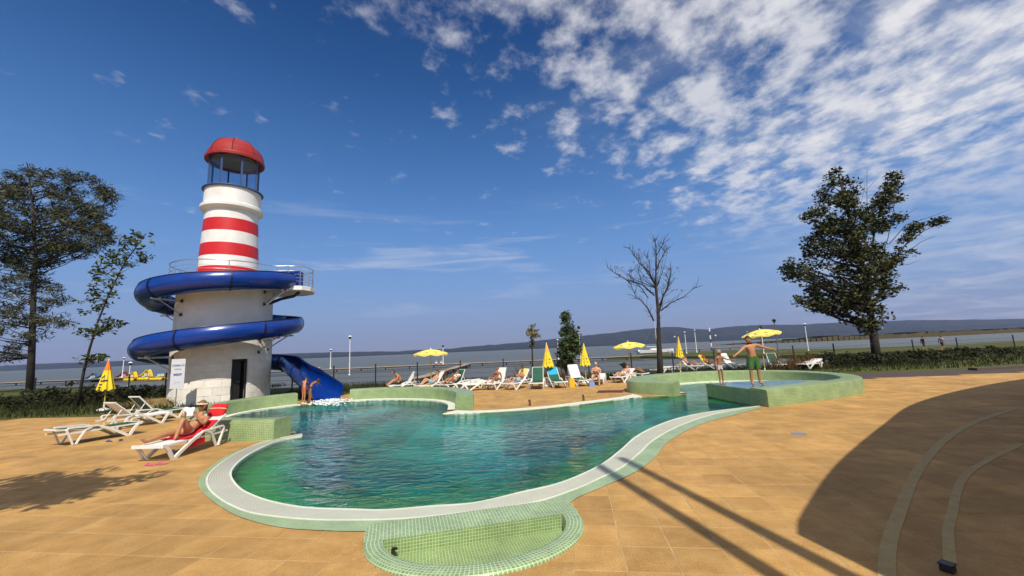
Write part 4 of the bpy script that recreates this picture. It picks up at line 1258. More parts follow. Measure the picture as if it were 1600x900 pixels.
def open_parasol(loc, ztop, r, drop, label, tilt=0.0, tiltdir=0.0, rz=0.2):
    e = tag(empty('open_parasol', (loc[0], loc[1], 0)), label, 'parasol', 'open yellow parasols')
    mb = MB(); mb.tube([(0, 0, 0.04), (0, 0, ztop - 0.05)], 0.022, 8); mb.build('pole', M_pole, e)
    mb = MB(); mb.lathe([(0, 0), (0.26, 0), (0.27, 0.03), (0.24, 0.09), (0.08, 0.12), (0.035, 0.15), (0.035, 0.3)], seg=20); mb.build('base', M_plastic, e, smooth=30)
    R3 = Matrix.Rotation(tiltdir, 4, 'Z') @ Matrix.Rotation(tilt, 4, 'Y') @ Matrix.Rotation(-tiltdir + rz, 4, 'Z')
    def P3(a, f, dz=0.0):
        k = a / (2 * PI) * 8; g = abs((k % 1) - 0.5) * 2          # 1 at a rib, 0 between
        rr = r * f * (0.94 + 0.06 * g)
        z = -drop * (f ** 1.7) - (1 - g) * 0.05 * f
        return R3 @ Vector((rr * math.cos(a), rr * math.sin(a), z + dz)) + Vector((0, 0, ztop))
    mb = MB(); R_, S_ = 8, 48
    for i in range(R_):
        for j in range(S_): mb.v.append(tuple(P3(2 * PI * j / S_, 0.02 + 0.98 * i / (R_ - 1))))
    for j in range(S_):
        v = P3(2 * PI * j / S_, 1.0); k = (j * 8 / S_) % 1
        mb.v.append(tuple(v + R3.to_3x3() @ Vector((0, 0, -0.07 - 0.03 * math.sin(PI * k)))))
    for i in range(R_):
        for j in range(S_): mb.f.append((i * S_ + j, i * S_ + (j + 1) % S_, (i + 1) * S_ + (j + 1) % S_, (i + 1) * S_ + j))
    cn = mb.build('canopy', M_pale, e, smooth=45)
    for k in range(8):
        a = 2 * PI * k / 8
        mb = MB(); mb.tube([P3(a, f, -0.03) for f in np.linspace(0.03, 1, 7)], 0.008, 5); mb.build('rib', M_steel, e)
    mb = MB(); top = R3.to_3x3() @ Vector((0, 0, 1))
    c = Vector((0, 0, ztop)); mb.tube([c - top * 0.03, c + top * 0.06, c + top * 0.10], [0.035, 0.025, 0.008], 8); mb.build('finial', M_plastic, e)
    for k in range(8):
        mb = MB(); a = 2 * PI * (k + 0.5) / 8
        strokes(mb, [((a - 0.13, 0.66), (a + 0.12, 0.68)), ((a - 0.04, 0.72), (a + 0.14, 0.76)), ((a - 0.1, 0.95), (a + 0.02, 0.95))], 0.05, lambda u, f: P3(u, f, 0.012))
        mb.build('print', mat('olive_print', (0.32, 0.24, 0.03), 0.8), cn)['kind'] = 'stuff'
    return e
def par_at(px, topy, Yd):
    q = AY(px, topy, Yd); return (q.x, Yd), q.z
(l, z) = par_at(170, 563, 20.3); closed_parasol(l, z, z - 1.42, 0.30, 'furled orange-tipped yellow parasol with dark lettering behind the left loungers', big=True)
(l, z) = par_at(855, 537, 23.2); closed_parasol(l, z, z - 1.28, 0.28, 'furled yellow parasol with dark printed face left of the bushy tree', tilt=(0, -0.02), tip=M_tip)
(l, z) = par_at(912, 538, 24.2); closed_parasol(l, z, z - 1.22, 0.27, 'furled plain yellow parasol just right of the bushy tree', tip=M_yellow)
(l, z) = par_at(1058, 527.5, 27.0); closed_parasol(l, z, z - 1.26, 0.22, 'furled yellow parasol right of the bare tree', tilt=(0, 0.03), tip=M_tip)
(l, z) = par_at(673, 546, 23.9); open_parasol(l, z, 0.98, 0.24, 'open yellow parasol at left, between bathers behind the curved wall')
(l, z) = par_at(981, 534.5, 25.4); open_parasol(l, z, 1.0, 0.25, 'open yellow parasol left of the bare tree', tilt=0.07, tiltdir=PI)
(l, z) = par_at(1187, 515, 26.2); open_parasol(l, z, 1.12, 0.30, 'open yellow parasol leaning over behind the man with spread arms', tilt=0.13, tiltdir=PI)

# ------------------------------------------------------------------ people
BONES = [('pelvis','spine'),('spine','chest'),('chest','neckb'),('neckb','neck'),('chest','shL'),('shL','elL'),('elL','wrL'),('wrL','paL'),('chest','shR'),('shR','elR'),('elR','wrR'),('wrR','paR'),
         ('pelvis','hipL'),('hipL','knL'),('knL','anL'),('anL','toL'),('pelvis','hipR'),('hipR','knR'),('knR','anR'),('anR','toR')]
RADII = dict(pelvis=(.135,.105), spine=(.125,.095), chest=(.150,.110), neckb=(.075,.070), neck=(.052,.052), shL=(.062,.062), elL=(.043,.043), wrL=(.029,.026), paL=(.036,.017),
             hipL=(.088,.088), knL=(.056,.056), anL=(.036,.036), toL=(.038,.024))
STAND = dict(pelvis=(0,0,.97), spine=(0,0,1.13), chest=(0,.01,1.32), neckb=(0,.015,1.46), neck=(0,.0,1.54), shL=(.185,.015,1.41), elL=(.235,.03,1.13), wrL=(.245,-.03,.88), paL=(.245,-.05,.80),
             hipL=(.092,0,.90), knL=(.10,-.015,.49), anL=(.10,.02,.075), toL=(.115,-.13,.028))
def mirror(j):
    o = dict(j)
    for k, v in j.items():
        if k.endswith('L') and k[:-1] + 'R' not in j: o[k[:-1] + 'R'] = (-v[0], v[1], v[2])
    return o
def headmesh(c, face, up, s):
    """a head with brow, nose, chin and ears as one shell; c = centre, face = looking direction"""
    f = Vector(face).normalized(); u = Vector(up); u = (u - f * u.dot(f)).normalized(); r = f.cross(u)
    V, F = [], []
    R_, S_ = 14, 20
    for i in range(R_ + 1):
        ph = PI * i / R_
        for j in range(S_):
            a = 2 * PI * j / S_
            x, y, z = math.sin(ph) * math.sin(a), math.sin(ph) * math.cos(a), math.cos(ph)      # y = forward
            k = 1.0
            if z < 0: x *= 1 - 0.28 * (-z) ** 1.3; y *= (1 - 0.05 * (-z)) if y > 0 else (1 - 0.35 * -z)
            X, Y_, Z_ = x * 0.077, y * 0.098, z * 0.118
            if y > 0.6 and abs(x) < 0.25 and -0.42 < z < 0.10: Y_ += 0.024 * (1 - abs(x) / 0.25) * (1 - abs(z + 0.22) / 0.36 if abs(z + 0.22) < 0.36 else 0)
            if y > 0.5 and 0.05 < z < 0.25: Y_ += 0.005
            if y > 0.5 and z < -0.72: Y_ += 0.012
            if abs(x) > 0.82 and -0.3 < z < 0.25 and abs(y) < 0.45: X *= 1.16
            V.append(tuple(Vector(c) + (r * X + f * Y_ + u * Z_) * s))
    for i in range(R_):
        for j in range(S_): F.append((i * S_ + j, i * S_ + (j + 1) % S_, (i + 1) * S_ + (j + 1) % S_, (i + 1) * S_ + j))
    return V, F, (f, u, r)
def person(name, label, J, h=1.75, loc=(0, 0, 0), rz=0.0, skin=None, face=(0, -1, 0), hup=(0, 0, 1), head=None, hair=(0.03, 0.018, 0.01), hairlen=0.0, wear=(), build=1.0, group=None, fingers=True, headk=1.0, cap=None, visor=False, glasses=False, grip=0.35):
    """J: joints in metres for a 1.75 m body; the body is one skinned surface, clothes are shells lifted off it"""
    s = h / 1.75
    J = {k: Vector(v) for k, v in mirror(J).items()}
    names = list(J)
    e = tag(empty(name, loc, rz), label, 'person', group)
    me = bpy.data.meshes.new('tmp')
    me.from_pydata([tuple(J[n]) for n in names], [(names.index(a), names.index(b)) for a, b in BONES], [])
    ob = bpy.data.objects.new('tmp', me); COL.objects.link(ob)
    md = ob.modifiers.new('skin', 'SKIN'); md.branch_smoothing = 0.6
    sv = me.skin_vertices[0].data
    for i, n in enumerate(names):
        r = RADII.get(n) or RADII[n[:-1] + 'L']
        b_ = build if n in ('pelvis', 'spine', 'chest', 'hipL', 'hipR', 'knL', 'knR', 'anL', 'anR') else (build + 1) / 2
        sv[i].radius = (r[0] * b_, r[1] * b_); sv[i].use_root = (n == 'pelvis')
    sub = ob.modifiers.new('sub', 'SUBSURF'); sub.levels = 2; sub.render_levels = 2
    dg = bpy.context.evaluated_depsgraph_get()
    ev = bpy.data.meshes.new_from_object(ob.evaluated_get(dg))
    bpy.data.objects.remove(ob)
    V = np.array([v.co[:] for v in ev.vertices]); Nn = np.array([v.normal[:] for v in ev.vertices]); F = [tuple(p.vertices) for p in ev.polygons]
    bpy.data.meshes.remove(ev)
    # nearest bone and place along it for every vertex
    bd = np.full(len(V), 1e9); bi = np.zeros(len(V), int); bt = np.zeros(len(V))
    for k, (a, b) in enumerate(BONES):
        A, B = np.array(J[a]), np.array(J[b]); ab = B - A
        tt = np.clip(((V - A) @ ab) / (ab @ ab), 0, 1); dd = np.linalg.norm(V - (A + tt[:, None] * ab), axis=1)
        m_ = dd < bd; bd[m_] = dd[m_]; bi[m_] = k; bt[m_] = tt[m_]
    mb = MB(); mb.v = [tuple(v * s) for v in V]; mb.f = list(F)
    hc = Vector(head) if head else J['neck'] + (J['neck'] - J['neckb']).normalized() * 0.105 + Vector(face).normalized() * 0.02
    hv, hf, (fx, ux_, rx_) = headmesh(hc, face, hup, 1.0 * headk)
    i0 = len(mb.v); mb.v += [tuple(Vector(v) * s) for v in hv]; mb.f += [tuple(i0 + q for q in f) for f in hf]
    if fingers:
        for sd_ in 'LR':
            wr, pa, el = J['wr' + sd_], J['pa' + sd_], J['el' + sd_]
            d = (pa - wr).normalized(); fo = (wr - el).normalized()
            ref = Vector((0, -1, 0)) if abs(d.y) < 0.8 else Vector((0, 0, 1))
            wd = d.cross(ref).normalized(); pn = wd.cross(d).normalized()
            for q, (lat, ln) in enumerate(((-0.026, 0.062), (-0.009, 0.076), (0.009, 0.074), (0.025, 0.058))):
                p0 = pa + wd * lat; p1 = p0 + d * (ln * 0.5) + pn * 0.004; p2 = p1 + (d * (1 - grip) + pn * grip).normalized() * ln * 0.55
                mb.tube([x * s for x in (p0 - d * 0.02, p0 + d * 0.012, p1, p2)], [0.0085 * s, 0.0085 * s, 0.0078 * s, 0.0055 * s], 6)
            tb = wr.lerp(pa, 0.35) + wd * (-0.028)
            mb.tube([x * s for x in (tb + wd * 0.012, tb - wd * 0.018 + d * 0.02, tb - wd * 0.034 + d * 0.055 + pn * 0.01)], [0.011 * s, 0.010 * s, 0.007 * s], 6)
    body = mb.build('body', skin or M_skin, e, smooth=True)
    # face
    for sgn in (-1, 1):
        mbx = MB(); c = (hc + (fx * 0.088 + rx_ * (0.030 * sgn) + ux_ * 0.012) * headk) * s
        mbx.lathe([(0.0, -0.008 * s), (0.011 * s, -0.004 * s), (0.011 * s, 0.004 * s), (0.0, 0.008 * s)], c, 8); mbx.build('eye', M_eye, body, smooth=True)
    mbx = MB(); c = (hc + (fx * 0.090 - ux_ * 0.062) * headk) * s
    mbx.tube([c - rx_ * 0.022 * s, c + fx * 0.004 * s, c + rx_ * 0.022 * s], [0.003 * s, 0.006 * s, 0.003 * s], 6); mbx.build('mouth', M_lip, body)
    if hair is not None:
        mbx = MB(); hv2, hf2, _ = headmesh(hc, face, hup, 1.09 * headk)
        A = [Vector(v) for v in hv2]; keep = []
        for f in hf2:
            c = sum((A[q] - hc for q in f), Vector()) / len(f)
            fr, up_ = c.dot(fx) / 0.1, c.dot(ux_) / 0.12
            if up_ > 0.55 + 0.1 * fr or fr < 0.05 and up_ > -0.35 - hairlen or (fr < 0.45 and up_ > 0.15): keep.append(f)
        jit = random.Random(5)
        mbx.v = [tuple((v + Vector((jit.uniform(-1, 1), jit.uniform(-1, 1), jit.uniform(-1, 1))) * 0.004) * s) for v in A]; mbx.f = keep
        if hairlen > 0:
            for q in range(16):
                a = (q / 15 - 0.5) * 2.4
                p = hc + (-fx * math.cos(a) * 0.09 + rx_ * math.sin(a) * 0.078 + ux_ * 0.02) * headk
                dn = (Vector((0, 0, -1)) * 0.8 - ux_ * 0.5).normalized()
                mbx.tube([x * s for x in (p, p + dn * hairlen * 0.12 - fx * 0.012, p + dn * hairlen * 0.26)], [0.02 * s, 0.018 * s, 0.006 * s], 5)
        mbx.build('hair', mat('hair_%02d%02d%02d' % tuple(int(x * 99) for x in hair), hair, 0.6, var=0.3, vscale=30), e, smooth=True)
    if cap:
        mbx = MB(); hv2, hf2, _ = headmesh(hc, face, hup, 1.14 * headk); A = [Vector(v) for v in hv2]
        keep = [f for f in hf2 if (sum((A[q] - hc for q in f), Vector()) / len(f)).dot(ux_) > 0.045 and (not visor or (sum((A[q] - hc for q in f), Vector()) / len(f)).dot(ux_) < 0.075)]
        mbx.v = [tuple(v * s) for v in A]; mbx.f = keep
        b0 = len(mbx.v)
        for q in range(9):
            a = (q / 8 - 0.5) * 2.0
            dv = fx * math.cos(a) + rx_ * math.sin(a)
            mbx.v.append(tuple((hc + ux_ * 0.052 + fx * math.cos(a) * 0.105 + rx_ * math.sin(a) * 0.085) * s)); mbx.v.append(tuple((hc + ux_ * 0.040 + fx * (math.cos(a) * 0.105 + 0.07 * math.cos(a)) + rx_ * math.sin(a) * 0.095) * s))
        for q in range(8): x = b0 + 2 * q; mbx.f.append((x, x + 1, x + 3, x + 2))
        mbx.build('cap', cap, e, smooth=True)
    if glasses:
        mbx = MB()
        for sgn in (-1, 1):
            c = (hc + (fx * 0.102 + rx_ * (0.033 * sgn) + ux_ * 0.014) * headk) * s
            mbx.tube([c - fx * 0.005 * s, c + fx * 0.006 * s], [0.029 * s, 0.027 * s], 12)
            mbx.tube([c + rx_ * 0.02 * sgn * s, (hc + (rx_ * 0.086 * sgn + ux_ * 0.016) * headk) * s], 0.004 * s, 5)
        mbx.tube([(hc + (fx * 0.104 + rx_ * -0.01 + ux_ * 0.02)) * s, (hc + (fx * 0.104 + rx_ * 0.01 + ux_ * 0.02)) * s], 0.005 * s, 5)
        mbx.build('sunglasses', M_eye, e)
    for wname, wm, fn, lift in wear:
        sel = np.array([fn(BONES[bi[k]], bt[k], V[k]) for k in range(len(V))])
        fs = [f for f in F if all(sel[q] for q in f)]
        if not fs: continue
        used = sorted({q for f in fs for q in f}); ix = {q: k for k, q in enumerate(used)}
        mbx = MB(); mbx.v = [tuple((V[q] + Nn[q] * lift * (1 + 0.35 * math.sin(V[q][0] * 70 + V[q][2] * 25) * math.sin(V[q][2] * 40 + V[q][1] * 50))) * s) for q in used]; mbx.f = [tuple(ix[q] for q in f) for f in fs]
        mbx.build(wname, wm, e, smooth=True)
    return e
def is_bone(b, *names): return any((b[0].startswith(n.split('-')[0]) and b[1].startswith(n.split('-')[1])) for n in names)
def w_trunks(b, t, p): return is_bone(b, 'pelvis-hip') or (is_bone(b, 'hip-kn') and t < 0.30) or (is_bone(b, 'pelvis-spine') and t < 0.35)
def w_shorts(b, t, p): return is_bone(b, 'pelvis-hip') or (is_bone(b, 'hip-kn') and t < 0.80) or (is_bone(b, 'pelvis-spine') and t < 0.45)
def w_brief(b, t, p): return is_bone(b, 'pelvis-hip') or (is_bone(b, 'hip-kn') and t < 0.10) or (is_bone(b, 'pelvis-spine') and t < 0.15)
def w_top(b, t, p): return (is_bone(b, 'spine-chest') and t > 0.55) or (is_bone(b, 'chest-neckb') and t < 0.18) or (is_bone(b, 'chest-sh') and t < 0.45)
def w_shirt(b, t, p): return is_bone(b, 'pelvis-spine', 'spine-chest') or (is_bone(b, 'chest-neckb') and t < 0.75) or is_bone(b, 'chest-sh') or (is_bone(b, 'sh-el') and t < 0.5)

# man with spread arms, in loose green shorts
J = dict(STAND); J = mirror(J)
J.update(spine=(-.01,0,1.13), chest=(-.035,.0,1.32), neckb=(-.06,-.01,1.46), neck=(-.085,-.03,1.54), shR=(-.22,0,1.40), elR=(-.45,-.08,1.24), wrR=(-.68,-.12,1.11), paR=(-.755,-.13,1.07), shL=(.17,.0,1.43), elL=(.45,-.02,1.33), wrL=(.70,-.08,1.255), paL=(.775,-.11,1.245),
         hipL=(.10,0,.90), knL=(.155,-.03,.50), anL=(.185,.02,.075), toL=(.235,-.12,.028), hipR=(-.10,0,.90), knR=(-.12,-.02,.49), anR=(-.125,.02,.075), toR=(-.155,-.13,.028))
mp_ = G(1181, 601.5, 0.482)
man = person('person', 'bare-chested man in loose green shorts standing with arms spread on the platform', J, 1.74, mp_, rad(4), skin=M_skin, face=(-0.75, -0.6, -0.35), hair=(0.02, 0.012, 0.008), build=1.24, headk=1.14,
       wear=[('shorts', fabric('green', (0.05, 0.14, 0.03)), w_shorts, 0.035)], grip=0.15)
mb = MB(); 
# girl beside him
J = mirror(dict(STAND))
J.update(shL=(.155,.0,1.40), elL=(.42,-.03,1.28), wrL=(.68,-.06,1.24), paL=(.76,-.07,1.23), elR=(-.21,.06,1.13), wrR=(-.20,-.02,.90), paR=(-.20,-.04,.82), shR=(-.155,0,1.40), hipL=(.075,0,.90), hipR=(-.075,0,.90), knL=(.085,-.02,.49), knR=(-.075,.0,.49), anL=(.10,.03,.075), anR=(-.06,.03,.075), toL=(.16,-.09,.028), toR=(0,-.10,.028))
gp = G(1128, 602, 0.482)
person('person', 'slim girl in pale swim briefs standing at the platform edge, holding out a hand', J, 1.27, gp, rad(8), skin=M_skin3, face=(0.85, -0.3, 0), hair=(0.30, 0.22, 0.12), hairlen=0.25, build=0.82, headk=1.16,
       wear=[('swim_briefs', fabric('palewhite', (0.55, 0.55, 0.60)), w_trunks, 0.010)])
# two children leaning on the slide
J = mirror(dict(STAND))
J.update(chest=(.06,-.10,1.28), neckb=(.10,-.17,1.40), neck=(.13,-.21,1.46), spine=(.02,-.03,1.12), shL=(.22,-.06,1.35), elL=(.40,-.22,1.20), wrL=(.55,-.34,1.10), paL=(.60,-.40,1.08), shR=(-.07,-.17,1.36), elR=(.10,-.38,1.22), wrR=(.28,-.48,1.10), paR=(.34,-.53,1.08))
kp = G(474, 632)
k1 = person('person', 'child in orange swimming trunks leaning on the end of the slide', J, 1.27, (kp.x, kp.y, 0.05), rad(150), skin=M_skin, face=(0.3, -0.8, -0.4), hair=(0.02, 0.014, 0.01), build=0.85, headk=1.15,
       wear=[('swim_trunks', fabric('orange', (0.65, 0.12, 0.02)), w_trunks, 0.014)])
J2 = dict(J); J2.update(spine=(.03,-.08,1.11), chest=(.10,-.27,1.20), neckb=(.13,-.40,1.25), neck=(.15,-.47,1.27), shL=(.26,-.25,1.23), shR=(-.03,-.33,1.24), elL=(.40,-.46,1.10), wrL=(.50,-.60,1.0), paL=(.54,-.66,.97), elR=(.10,-.58,1.12), wrR=(.22,-.70,1.02), paR=(.26,-.76,1.0))
kp2 = G(484, 631)
person('person', 'child in brown swimsuit bending right over the slide edge', J2, 1.30, (kp2.x, kp2.y, 0.05), rad(140), skin=M_skin3, face=(0.2, -0.9, -0.3), hair=(0.03, 0.015, 0.01), hairlen=0.3, build=0.85, headk=1.15,
       wear=[('swim_briefs', fabric('brown', (0.07, 0.025, 0.02)), w_brief, 0.010), ('swim_top', fabric('brown', (0.07, 0.025, 0.02)), w_top, 0.010)])

# people on loungers: joints in lounger coordinates (x across, y towards the head, z up), faced to the foot end
def recline(back, knee=0.0, knee2=0.0, seat_y=1.02, arm='book', zs=0.36):
    a = rad(back); d = Vector((0, math.cos(a), math.sin(a))); nn = Vector((0, -math.sin(a), math.cos(a)))
    P0 = Vector((0, seat_y, zs + 0.10)); hg = Vector((0, 1.12, zs + 0.02))
    on = lambda t, up: hg + d * t + nn * up
    J = dict(pelvis=P0, spine=on(0.10, 0.10), chest=on(0.30, 0.115), neckb=on(0.45, 0.11), neck=on(0.53, 0.13))
    for sgn, sd_, kn in ((1, 'L', knee), (-1, 'R', knee2)):
        x = sgn
        J['hip' + sd_] = P0 + Vector((x * .095, -.06, -.005))
        L1, L2 = 0.42, 0.42
        ky = math.sqrt(max(L1 ** 2 - kn ** 2, 0.01)); hp = J['hip' + sd_]
        J['kn' + sd_] = hp + Vector((x * .03, -ky, kn - 0.02))
        K = J['kn' + sd_]; dz = K.z - (zs + 0.05); dy = math.sqrt(max(L2 ** 2 - dz ** 2, 0.01))
        J['an' + sd_] = K + Vector((x * .01, -dy, -dz))
        J['to' + sd_] = J['an' + sd_] + Vector((x * .04, -.07, .11 if kn < 0.2 else -0.01))
        sh = on(0.40, 0.09) + Vector((x * .18, 0, 0)); J['sh' + sd_] = sh
        if arm == 'book':
            J['el' + sd_] = sh + Vector((x * .07, -.20, -.12)); J['wr' + sd_] = sh + Vector((-x * .02, -.30, .07)); J['pa' + sd_] = sh + Vector((-x * .05, -.31, .14))
        elif arm == 'side':
            J['el' + sd_] = sh + Vector((x * .09, -.18, -.17)); J['wr' + sd_] = sh + Vector((x * .08, -.40, -.22)); J['pa' + sd_] = sh + Vector((x * .07, -.47, -.22))
        else:   # behind the head
            J['el' + sd_] = sh + Vector((x * .20, .05, .16)); J['wr' + sd_] = sh + Vector((x * .02, .13, .26)); J['pa' + sd_] = sh + Vector((-x * .05, .14, .27))
    return {k: tuple(v) for k, v in J.items()}
def on_lounger(e, label, J, **kw):
    kw.setdefault('face', (0, -1, -0.15))
    return person('person', label, J, loc=(e.location.x, e.location.y, 0), rz=e.rotation_euler.z, h=kw.pop('h', 1.75), **kw)
# towel and pillow under the reading woman
def cloth_strip(name, label, e, pts, w, m, cat='towel', thick=0.012, wav=0.006, xoff=0.0, grp=None):
    mb = MB(); P = [Vector((0, y, z)) for y, z in pts]; n = len(P); rg = random.Random(len(label)); K = 7
    for k in range(n):
        for j in range(K):
            x = (j / (K - 1) - 0.5) * w + xoff + rg.uniform(-0.008, 0.008)
            mb.v.append((x, P[k].y, P[k].z + rg.uniform(0, wav)))
    base = n * K
    mb.v += [(a, b, c - thick) for a, b, c in mb.v]
    for k in range(n - 1):
        for j in range(K - 1):
            a = k * K + j; mb.f += [(a, a + 1, a + K + 1, a + K), (base + a, base + a + K, base + a + K + 1, base + a + 1)]
    for k in range(n - 1):
        for j in (0, K - 1): a = k * K + j; mb.f.append((a, a + K, base + a + K, base + a))
    for j in range(K - 1):
        for k in (0, n - 1): a = k * K + j; mb.f.append((a, a + 1, base + a + 1, base + a))
    o = mb.build(name, m, None, smooth=60)
    o.location = (e.location.x, e.location.y, 0); o.rotation_euler.z = e.rotation_euler.z
    return tag(o, label, cat, grp)
def back_line(back, t0=0.0, t1=0.82, up=0.045):
    a = rad(back)
    return [(1.12 + math.cos(a) * t - math.sin(a) * up, 0.345 + math.sin(a) * t + math.cos(a) * up) for t in np.linspace(t0, t1, 7)]
M_redt = fabric('red', (0.60, 0.010, 0.014))
cloth_strip('towel', 'red towel spread under the reading woman', near, [(0.62, 0.372), (0.80, 0.374), (1.02, 0.378)] + back_line(28, 0.03, 0.55), 0.62, M_redt)
mb = MB(); mb.v = []; 
for k in range(6):
    z = 0.37 - 0.22 * k / 5; 
    for y in np.linspace(0.66, 1.18, 8): mb.v.append((0.315 + 0.012 * math.sin(y * 30 + k) + 0.02, y, z + (0.10 * max(0, y - 0.9))))
for k in range(5):
    for j in range(7): a = 8 * k + j; mb.f.append((a, a + 1, a + 9, a + 8))
o = mb.build('towel_flap', M_redt, None, smooth=True); tw = [q for q in bpy.data.objects if q.name.startswith('towel') and q.type == 'MESH' and 'label' in q][0]; o.parent = tw
Jw = recline(41, 0.36, 0.05, seat_y=1.0, arm='book')
Jw['neckb'] = tuple(Vector(Jw['neckb']) + Vector((0, -0.02, 0.03))); Jw['neck'] = tuple(Vector(Jw['neck']) + Vector((0, -0.05, 0.06)))
wom = on_lounger(near, 'woman in patterned bikini, cap and sunglasses reclining on the near lounger', Jw, h=1.80, headk=1.12, skin=M_skin, hair=(0.26, 0.13, 0.05), hairlen=0.6, build=1.04, glasses=True, face=(0.15, -1, 0.02), hup=(0, 0.3, 1),
       cap=fabric('visor', (0.66, 0.58, 0.42)), visor=True, wear=[('bikini_bottom', fabric('stripe', (0.55, 0.60, 0.55)), w_brief, 0.010), ('bikini_top', fabric('teal', (0.20, 0.33, 0.28)), w_top, 0.012)])
# pillow behind her head, open magazine, can, sandals
p_ = LP(near, 0.06, 1.86, 0.0)
PI_ = tag(empty('pillow', (p_.x, p_.y, 0.82), near.rotation_euler.z), 'red pillow with pale band behind the reading woman', 'pillow')
mb = MB(); 
for i in range(9):
    f = i / 8 * 2 - 1; w_ = (1 - abs(f) ** 4)
    for j in range(14):
        a = 2 * PI * j / 14
        mb.v.append((math.copysign(abs(math.cos(a)) ** 0.6, math.cos(a)) * 0.23 * (0.82 + 0.18 * w_), math.copysign(abs(math.sin(a)) ** 0.8, math.sin(a)) * 0.085 * max(0.15, w_), f * 0.20))
for i in range(8):
    for j in range(14): mb.f.append((i * 14 + j, i * 14 + (j + 1) % 14, (i + 1) * 14 + (j + 1) % 14, (i + 1) * 14 + j))
mb.f += [tuple(range(13, -1, -1)), tuple(8 * 14 + j for j in range(14))]
o = mb.build('cushion', M_redt, PI_, smooth=True); o.rotation_euler.x = rad(-30)
mb = MB(); mb.v = [(v[0] * 1.03, v[1] * 1.06, v[2] * 0.10 + 0.05) for v in [tuple(x.co) for x in o.data.vertices][28:98]]
for i in range(4):
    for j in range(14): mb.f.append((i * 14 + j, i * 14 + (j + 1) % 14, (i + 1) * 14 + (j + 1) % 14, (i + 1) * 14 + j))
b_ = mb.build('pale_band', fabric('cream', (0.70, 0.62, 0.38)), PI_, smooth=True); b_.rotation_euler.x = rad(-30)
q = LP(near, -0.18, 1.26, 0.90)
MG = tag(empty('magazine', q, near.rotation_euler.z), 'open white magazine held up by the reading woman', 'magazine')
for sgn in (-1, 1):
    mb = MB()
    for i in range(5):
        f = i / 4
        for z in (-0.10, 0.10): mb.v.append((sgn * 0.13 * f, -0.03 * math.sin(f * PI) - 0.035 * f, z)); mb.v.append((sgn * 0.13 * f, -0.03 * math.sin(f * PI) - 0.035 * f + 0.006, z))
    for i in range(4):
        a = 4 * i; mb.f += [(a, a + 4, a + 6, a + 2), (a + 1, a + 3, a + 7, a + 5), (a, a + 1, a + 5, a + 4), (a + 2, a + 6, a + 7, a + 3)]
    mb.f += [(0, 2, 3, 1), (16, 17, 19, 18)]
    pg = mb.build('page', mat('paper', (0.80, 0.80, 0.78), 0.6), MG); pg.rotation_euler.x = rad(-18)
q = LP(near, 0.17, 0.50, 0)
cn = tag(empty('drink_can', q), 'small silver drink can standing under the near lounger', 'can')
mb = MB(); mb.lathe([(0, 0), (0.026, 0), (0.033, 0.012), (0.033, 0.155), (0.027, 0.168), (0.0, 0.166)], seg=18); mb.build('can_body', mat('can_blue', (0.32, 0.34, 0.38), 0.35, metal=0.7, var=0.4, vscale=20), cn, smooth=40)
mb = MB(); mb.lathe([(0.027, 0.165), (0.028, 0.172), (0.024, 0.172), (0.023, 0.167)], seg=18); mb.build('can_rim', M_steel, cn)
def sandal(loc, rz, m, label):
    e = tag(empty('flip_flop', loc, rz), label, 'flip-flop', 'flip-flops left on the deck')
    out = [(0.045 * math.sin(a) * (1.0 if math.cos(a) > 0 else 0.8), 0.125 * math.cos(a)) for a in np.linspace(0, 2 * PI, 16, endpoint=False)]
    mb = MB(); mb.prism(out, 0.004, 0.022); mb.build('sole', m, e, bevel=0.003)
    mb = MB(); mb.tube([(-0.036, -0.01, 0.02), (-0.022, 0.03, 0.045), (0, 0.07, 0.022)], 0.008, 6); mb.tube([(0.036, -0.01, 0.02), (0.022, 0.03, 0.045), (0, 0.07, 0.022)], 0.008, 6); mb.build('strap', m, e)
M_pink = mat('pink_rubber', (0.62, 0.10, 0.22), 0.6); M_bls = mat('blue_rubber', (0.02, 0.08, 0.22), 0.6)
a = G(240, 727)
for dx, dy, r_, m_, lab in ((-0.10, 0.0, 1.2, M_pink, 'left pink flip-flop on the deck in front of the near lounger'), (0.12, 0.05, 1.75, M_pink, 'right pink flip-flop on the deck in front of the near lounger')): sandal((a.x + dx, a.y + dy, 0.003), r_, m_, lab)
a = G(177, 690)
for dx, dy, r_, m_, lab in ((-0.12, 0.0, 1.3, M_bls, 'left blue flip-flop lying on the deck between loungers'), (0.13, 0.08, 0.6, M_bls, 'right blue flip-flop lying on the deck between loungers')): sandal((a.x + dx, a.y + dy, 0.003), r_, m_, lab)

